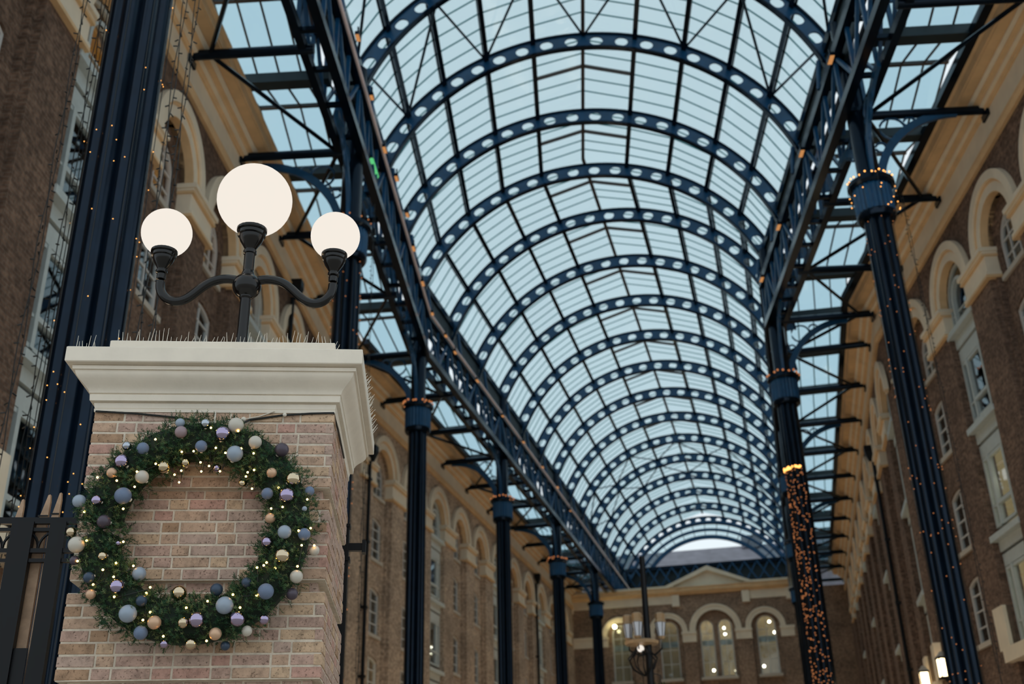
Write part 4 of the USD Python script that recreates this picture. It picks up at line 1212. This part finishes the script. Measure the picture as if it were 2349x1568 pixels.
# light strings wound on the columns
def column_lights(label, key, zlo, zhi, n, r, br, m, seed, arc=(0, 2 * math.pi), turns=9, ring=0, name='fairy_lights', ringz=None):
    (p, rot) = COLP[key]
    t = thing(name, label, 'fairy lights', (p[0], p[1], 0))
    rr = random.Random(seed)
    toward = math.atan2(-p[1], -p[0])
    balls = []
    for i in range(n):
        z = zlo + (zhi - zlo) * rr.random()
        a = toward + arc[0] + (arc[1] - arc[0]) * rr.random()
        balls.append(one(lambda q: q.sphere((r * math.cos(a), r * math.sin(a), z), br, 0)))
    for i in range(ring):
        a = 2 * math.pi * i / ring + rr.uniform(-.1, .1); r2_ = r * 1.05 if ringz is not None else 0.57
        z = (ringz if ringz is not None else ZCAP + 0.13) + rr.uniform(-.03, .05)
        balls.append(one(lambda q: q.sphere((r2_ * math.cos(a), r2_ * math.sin(a), z), br * 1.5, 0)))
    T = np.eye(4); T[:3, 3] = (p[0], p[1], 0)
    order = sorted(balls, key=lambda b: -screen_area(b[0] + T[:3, 3]))
    for b in order[:300]:
        obj('bulb', b, m, t, smooth=True)
    if order[300:]:
        mb = MB()
        for b in order[300:]:
            mb.add(*b)
        obj('small_bulbs', mb, m, t, kind='stuff')
    mw = MB()
    for i in range(turns):
        a = toward + arc[0] + (arc[1] - arc[0]) * (i + 0.5) / turns
        mw.tube([(r * math.cos(a), r * math.sin(a), zlo), (r * math.cos(a), r * math.sin(a), zhi)], 0.006, 4)
    obj('wire', mw, 'wire', t)


column_lights('sparse tiny warm lights down the broad near left column', ('L', -3), 0.8, 19.5, 240, 0.45, 0.0070, 'bulb', 1)
column_lights('tiny copper lights on the column behind the right hand lamp globe', ('L', 0), 4, ZCAP - 1, 150, 0.38, 0.016, 'bulb_dim', 2, ring=14)
column_lights('copper lights on the capital of the first full column right of the pier', ('L', 3), ZCAP - 0.1, ZCAP + 0.1, 4, 0.62, 0.03, 'bulb_dim', 3, ring=20)
column_lights('copper lights on the capital of the second full column right of the pier', ('L', 6), ZCAP - 0.1, ZCAP + 0.1, 4, 0.62, 0.03, 'bulb_dim', 4, ring=20)
column_lights('copper lights on the capital of the third full column right of the pier', ('L', 9), ZCAP - 0.1, ZCAP + 0.1, 4, 0.62, 0.03, 'bulb_dim', 5, ring=20)
column_lights('copper twinkling lights down the tall fluted column at right', ('R', 0), 3, ZCAP - 0.9, 180, 0.37, 0.014, 'bulb_dim', 6)
column_lights('bright copper lights round the capital of the tall fluted column at right', ('R', 0), ZCAP - 1.0, ZCAP + 0.1, 26, 0.61, 0.017, 'bulb', 7, ring=22)
column_lights('dense net of copper fairy lights on the lower part of the column beside the vault', ('R', 3), 5.6, 1.60 * U + EYE, 360, 0.385, 0.022, 'bulb_dim', 8, arc=(-1.9, 0.7), ring=0)
column_lights('bright ring of copper lights topping the dense net on the column beside the vault', ('R', 3), 1.60 * U + EYE, 1.615 * U + EYE, 26, 0.40, 0.04, 'bulb', 9, arc=(-1.7, 0.6), turns=2)
column_lights('copper lights on the capital of the column beside the vault', ('R', 3), ZCAP - 0.1, ZCAP + 0.1, 4, 0.62, 0.03, 'bulb_dim', 10, ring=18)


def hanging_string(label, base, dx, dy, z0, z1, seed):
    (p, rot) = COLP[base]
    t = thing('hanging_light_string', label, 'light string', (p[0] + dx, p[1] + dy, 0))
    rr = random.Random(seed)
    zz = np.linspace(z0, z1, 60)
    w = MB(); soc = MB(); sock = []
    for s in (0, math.pi):
        w.tube([(0.03 * math.cos(z * 2.2 + s), 0.03 * math.sin(z * 2.2 + s), z) for z in zz], 0.007, 4)
    obj('wire', w, 'wire', t)
    for i in range(int((z1 - z0) / 0.13)):
        z = z0 + 0.13 * i; a = rr.uniform(0, 6.28)
        obj('bulb_socket', MB().tube([(0.02 * math.cos(a), 0.02 * math.sin(a), z), (0.075 * math.cos(a), 0.075 * math.sin(a), z - 0.02)], 0.010, 5), 'wire', t)
    return t


hanging_string('dark unlit string of lights hanging just right of the broad near left column', ('L', -3), 0.58, 0.1, 1.0, 21.0, 1)
hanging_string('second dark light string farther right of the broad near left column', ('L', -3), 0.74, 0.15, 1.0, 21.0, 2)
hanging_string('dark unlit string of lights hanging left of the broad near left column', ('L', -3), -0.52, -0.1, 1.0, 21.0, 3)
hanging_string('leftmost dark light string hanging before the white timber bay', ('L', -3), -0.74, -0.2, 1.0, 21.0, 4)
hanging_string('thin dark light string hanging right of the tall fluted column', ('R', 0), 0.75, 0.0, 2.0, 17.0, 5)
hanging_string('thin dark light string hanging right of the column behind the lamp', ('L', 0), 0.66, 0.0, 2.0, 18.0, 6)

# iron railing and boards to the left of the pier
rl = thing('iron_railing', 'black iron railing joined to the left side of the brick pier', 'railing')
for z, h in ((2.18, 0.045), (2.115, 0.025), (1.965, 0.03), (1.895, 0.025)):
    plift('rail', MB().box(-3.6, -PW - 0.03, 0.78, 0.82, z - h / 2 + EYE, z + h / 2 + EYE), 'black', rl)
for x, w in ((-2.21, 0.075), (-1.967, 0.055), (-2.46, 0.075), (-2.75, 0.075), (-3.05, 0.075), (-3.35, 0.075)):
    plift('post', MB().box(x - w, x + w, 0.77, 0.83, 0, 2.17 + EYE), 'black', rl)
for x in (-2.09, -2.335, -2.60, -2.90, -1.84):
    for s in (-1, 1):
        pts = [(x + s * (0.10 - 0.10 * math.sin(a)), 0.8, 2.10 - 0.12 * (1 - math.cos(a)) + EYE) for a in np.linspace(0, math.pi / 2, 8)]
        plift('scroll', MB().tube(pts, 0.010, 5), 'black', rl)
for x in (-2.09, -2.335, -2.60):
    plift('panel', MB().box(x - 0.045, x + 0.045, 0.795, 0.805, 0, 1.30 + EYE), 'black', rl)


def pointed_board(label, x, y, w, z0, z1, lean):
    t = thing('pointed_board', label, 'board')
    v = [(x - w, z0), (x + w, z0), (x + w * 0.95, z1 - 0.05), (x + w * 0.75, z1), (x + w * 0.35, z1 - 0.005), (x - w * 0.95, z1 - 0.21)]
    plift('board', MB().prism(Polygon([(a, b + EYE) for a, b in v]), y, y + 0.03), 'oldwood', t)
    plift('batten', MB().box(x - w * 0.95, x + w * 0.95, y - 0.008, y, z1 - 0.165 + EYE, z1 - 0.155 + EYE), 'black', t)


pointed_board('weathered pointed board behind the railing, left of a matching pair', -2.112, 0.86, 0.036, 1.0, 2.395, 0.02)
pointed_board('weathered pointed board behind the railing, nearer the pier in a pair', -2.032, 0.86, 0.030, 1.0, 2.41, 0.02)
pointed_board('short dim pointed board at the far left of the railing', -2.29, 0.86, 0.032, 1.0, 2.36, 0.01)
pointed_board('weathered pointed board above the black post right of the pier', -0.07, 2.05, 0.035, 1.5, 2.62, 0.01)

gp_ = thing('gate_post', 'black iron gate post with a short bracket arm right of the pier', 'post')
plift('post', MB().box(-0.095, -0.005, 1.86, 1.95, 0, 2.43 + EYE), 'black', gp_)
plift('cap', MB().box(-0.105, 0.005, 1.85, 1.96, 2.43 + EYE, 2.455 + EYE), 'black', gp_)
plift('bracket_arm', MB().box(-0.01, 0.125, 1.88, 1.93, 2.24 + EYE, 2.30 + EYE), 'black', gp_)
plift('clamp', MB().box(-0.11, 0.01, 1.845, 1.965, 2.15 + EYE, 2.18 + EYE), 'black', gp_)
plift('clamp', MB().box(0.105, 0.135, 1.86, 1.95, 2.22 + EYE, 2.32 + EYE), 'black', gp_)

# ornate lamp post with lantern crown and hanging baskets
lpx, lpy = 2.83, 24.3
lp = thing('lamp_post', 'tall dark ornate lamp post with a cluster of lanterns before the end building', 'lamp post', (lpx, lpy, 0), -H2)
obj('post', MB().tube([(0, 0, 0), (0, 0, 4.5), (0, 0, 7.6)], [0.12, 0.085, 0.06], 12), 'black', lp, smooth=50)
obj('base', MB().lathe([(0, 0), (0.32, 0), (0.30, 0.3), (0.2, 0.45), (0.17, 1.0), (0.13, 1.1), (0, 1.1)], 12), 'black', lp, smooth=30)
for i, (ax, ay) in enumerate(((-0.42, 0.0), (-0.18, -0.22), (-0.16, 0.2), (0.30, 0.0))):
    z = 6.05
    obj('arm', MB().tube([(0, 0, z - 0.6), (ax * 0.5, ay * 0.5, z - 0.62), (ax, ay, z - 0.5), (ax, ay, z - 0.32)], 0.022, 6), 'black', lp)
    ln = obj('lantern', MB().lathe([(0.05, -0.30), (0.08, -0.26), (0.09, -0.24)] + [(0.02, -0.24)], 6, (ax, ay, z)), 'brass', lp)
    obj('lantern_glass', MB().lathe([(0.07, -0.24), (0.115, 0.06), (0.0, 0.06)], 6, (ax, ay, z)), mat(f'lamp_glass_{i}', (0.62, 0.66, 0.74), 0.2), ln)
    obj('lantern_roof', MB().lathe([(0.135, 0.06), (0.10, 0.13), (0.11, 0.24), (0.07, 0.27), (0.0, 0.28)], 6, (ax, ay, z)), 'brass', ln)
    for q in range(6):
        a = q * math.pi / 3
        obj('glazing_bar', MB().bar((ax + 0.072 * math.cos(a), ay + 0.072 * math.sin(a), z - 0.24), (ax + 0.118 * math.cos(a), ay + 0.118 * math.sin(a), z + 0.06), 0.012), 'black', ln)
obj('collar', MB().lathe([(0.06, 5.62), (0.36, 5.66), (0.38, 5.72), (0.30, 5.75), (0.06, 5.78)], 16, (-0.14, 0, 0)), 'brass', lp)
obj('globe', MB().sphere((-0.15, -0.16, 5.55), 0.075, 2), 'globe', lp, smooth=True)
for i in range(9):
    a = i * 2 * math.pi / 9
    obj('scroll', MB().tube([(-0.14 + 0.10 * math.cos(a), 0.10 * math.sin(a), 5.6), (-0.14 + 0.32 * math.cos(a), 0.32 * math.sin(a), 5.35), (-0.14 + 0.24 * math.cos(a), 0.24 * math.sin(a), 5.15), (-0.1 + 0.06 * math.cos(a), 0.06 * math.sin(a), 5.0)], 0.018, 5), 'black', lp)
for sx in (-0.16, 0.22):
    bk = thing('hanging_basket', 'dark hanging basket on the ' + ('left' if sx < 0 else 'right') + ' arm of the ornate lamp post', 'basket', (lpx + sx, lpy, 0))
    obj('bowl', MB().lathe([(0, 4.42), (0.10, 4.45), (0.20, 4.58), (0.22, 4.66), (0.0, 4.70)], 14), 'basket', bk, smooth=40)
    lv = MB(); rq = np.random.default_rng(8 + int(sx * 10))
    for i in range(240):
        d = rq.normal(0, 1, 3); d[2] = abs(d[2]) * 0.6 - 0.2; d /= np.linalg.norm(d)
        c = np.array([0, 0, 4.64]) + d * rq.uniform(0.12, 0.25)
        u = np.cross(d, rq.normal(0, 1, 3)); u /= np.linalg.norm(u)
        lv.add([c - u * 0.018, c + d * 0.03, c + u * 0.018, c - d * 0.02], [[0, 1, 2], [0, 2, 3]])
    obj('leaves', lv, gm[0], bk, kind='stuff')
    obj('chain', MB().tube([(0, 0, 4.66), (0, 0, 5.0), (-sx * 0.9, 0, 5.05)], 0.012, 5), 'black', bk)

# floodlights and a green lamp on the girders
def flood(side, k, f, lat, dz, label, group, m='flood', size=(0.12, 0.42, 0.10)):
    s = -1 if side == 'L' else 1
    F, al = arch_al(k); F_, al_ = arch_al(k + 1)
    c = P3(F, s * lat, al, 0) * (1 - f) + P3(F_, s * lat, al_, 0) * f
    h = math.atan2(F[0, 1], F[1, 1])
    t = thing('floodlight', label, 'floodlight', (c[0], c[1], ZTIE + dz), -h, group)
    w, l, d = size
    obj('housing', MB().box(-w, w, -l / 2, l / 2, 0, d), 'iron_shaded', t)
    obj('lens', MB().box(-w * 0.8, w * 0.8, -l * 0.45, l * 0.45, -0.02, 0.0), m, t)
    obj('mount', MB().box(-0.02, 0.02, -0.03, 0.03, d, d + 0.25), 'iron_shaded', t)


ORD = ['first', 'second', 'third', 'fourth', 'fifth', 'sixth', 'seventh', 'eighth', 'ninth', 'tenth', 'eleventh', 'twelfth', 'thirteenth', 'fourteenth', 'fifteenth', 'sixteenth', 'seventeenth', 'eighteenth']
rf = random.Random(3)
n_ = 0
for k in range(-2, 10):
    for f in ((0.22, 0.62) if k < 4 else (0.45,)):
        flood('L', k, f + rf.uniform(-.1, .1), 0.875 * U - 0.28 + rf.uniform(-.05, .05), 1.35 + rf.uniform(-.3, .3), f'small amber floodlight on the wreath side girder, {ORD[n_]} from the camera', 'amber floodlights on the wreath side girder', size=(0.06, rf.uniform(.2, .4), 0.10))
        n_ += 1
for n_, k in enumerate(range(-2, 3)):
    flood('R', k, 0.5, 0.875 * U - 0.25, 1.2, f'small amber floodlight on the girder opposite the wreath, {ORD[n_]} from the camera', 'amber floodlights on the opposite girder', size=(0.07, 0.4, 0.10))
gl = P3(F1, -0.885 * U, -1.50 * U, 2.48 * U + EYE)
gt = thing('green_lamp', 'green glowing tube lamp on the girder just right of the big lamp globe', 'lamp', gl, -H1)
obj('tube', MB().tube([(0, -0.45, 0.0), (0, 0.45, 0)], 0.07, 10), 'green_lamp', gt, smooth=50)
obj('bracket', MB().box(-0.03, 0.03, -0.5, 0.5, 0.07, 0.12), 'iron_shaded', gt)

# bulkhead lamp under the left arch of the end building
eb = P3(F2, -0.90 * U, 6.1 * U - 0.45, 2.02 * U + EYE)
bl = thing('bulkhead_lamp', 'bright round lamp under the pale arch at the left end of the end building', 'lamp', eb, -H2)
obj('lamp_glass', MB().sphere((0, 0, 0), 0.15, 2), emit('bulkhead', (1.0, 0.90, 0.45), 22.0), bl, smooth=True)
obj('stem', MB().tube([(0, 0, 0.1), (0, 0.3, 0.35)], 0.03, 6), 'black', bl)
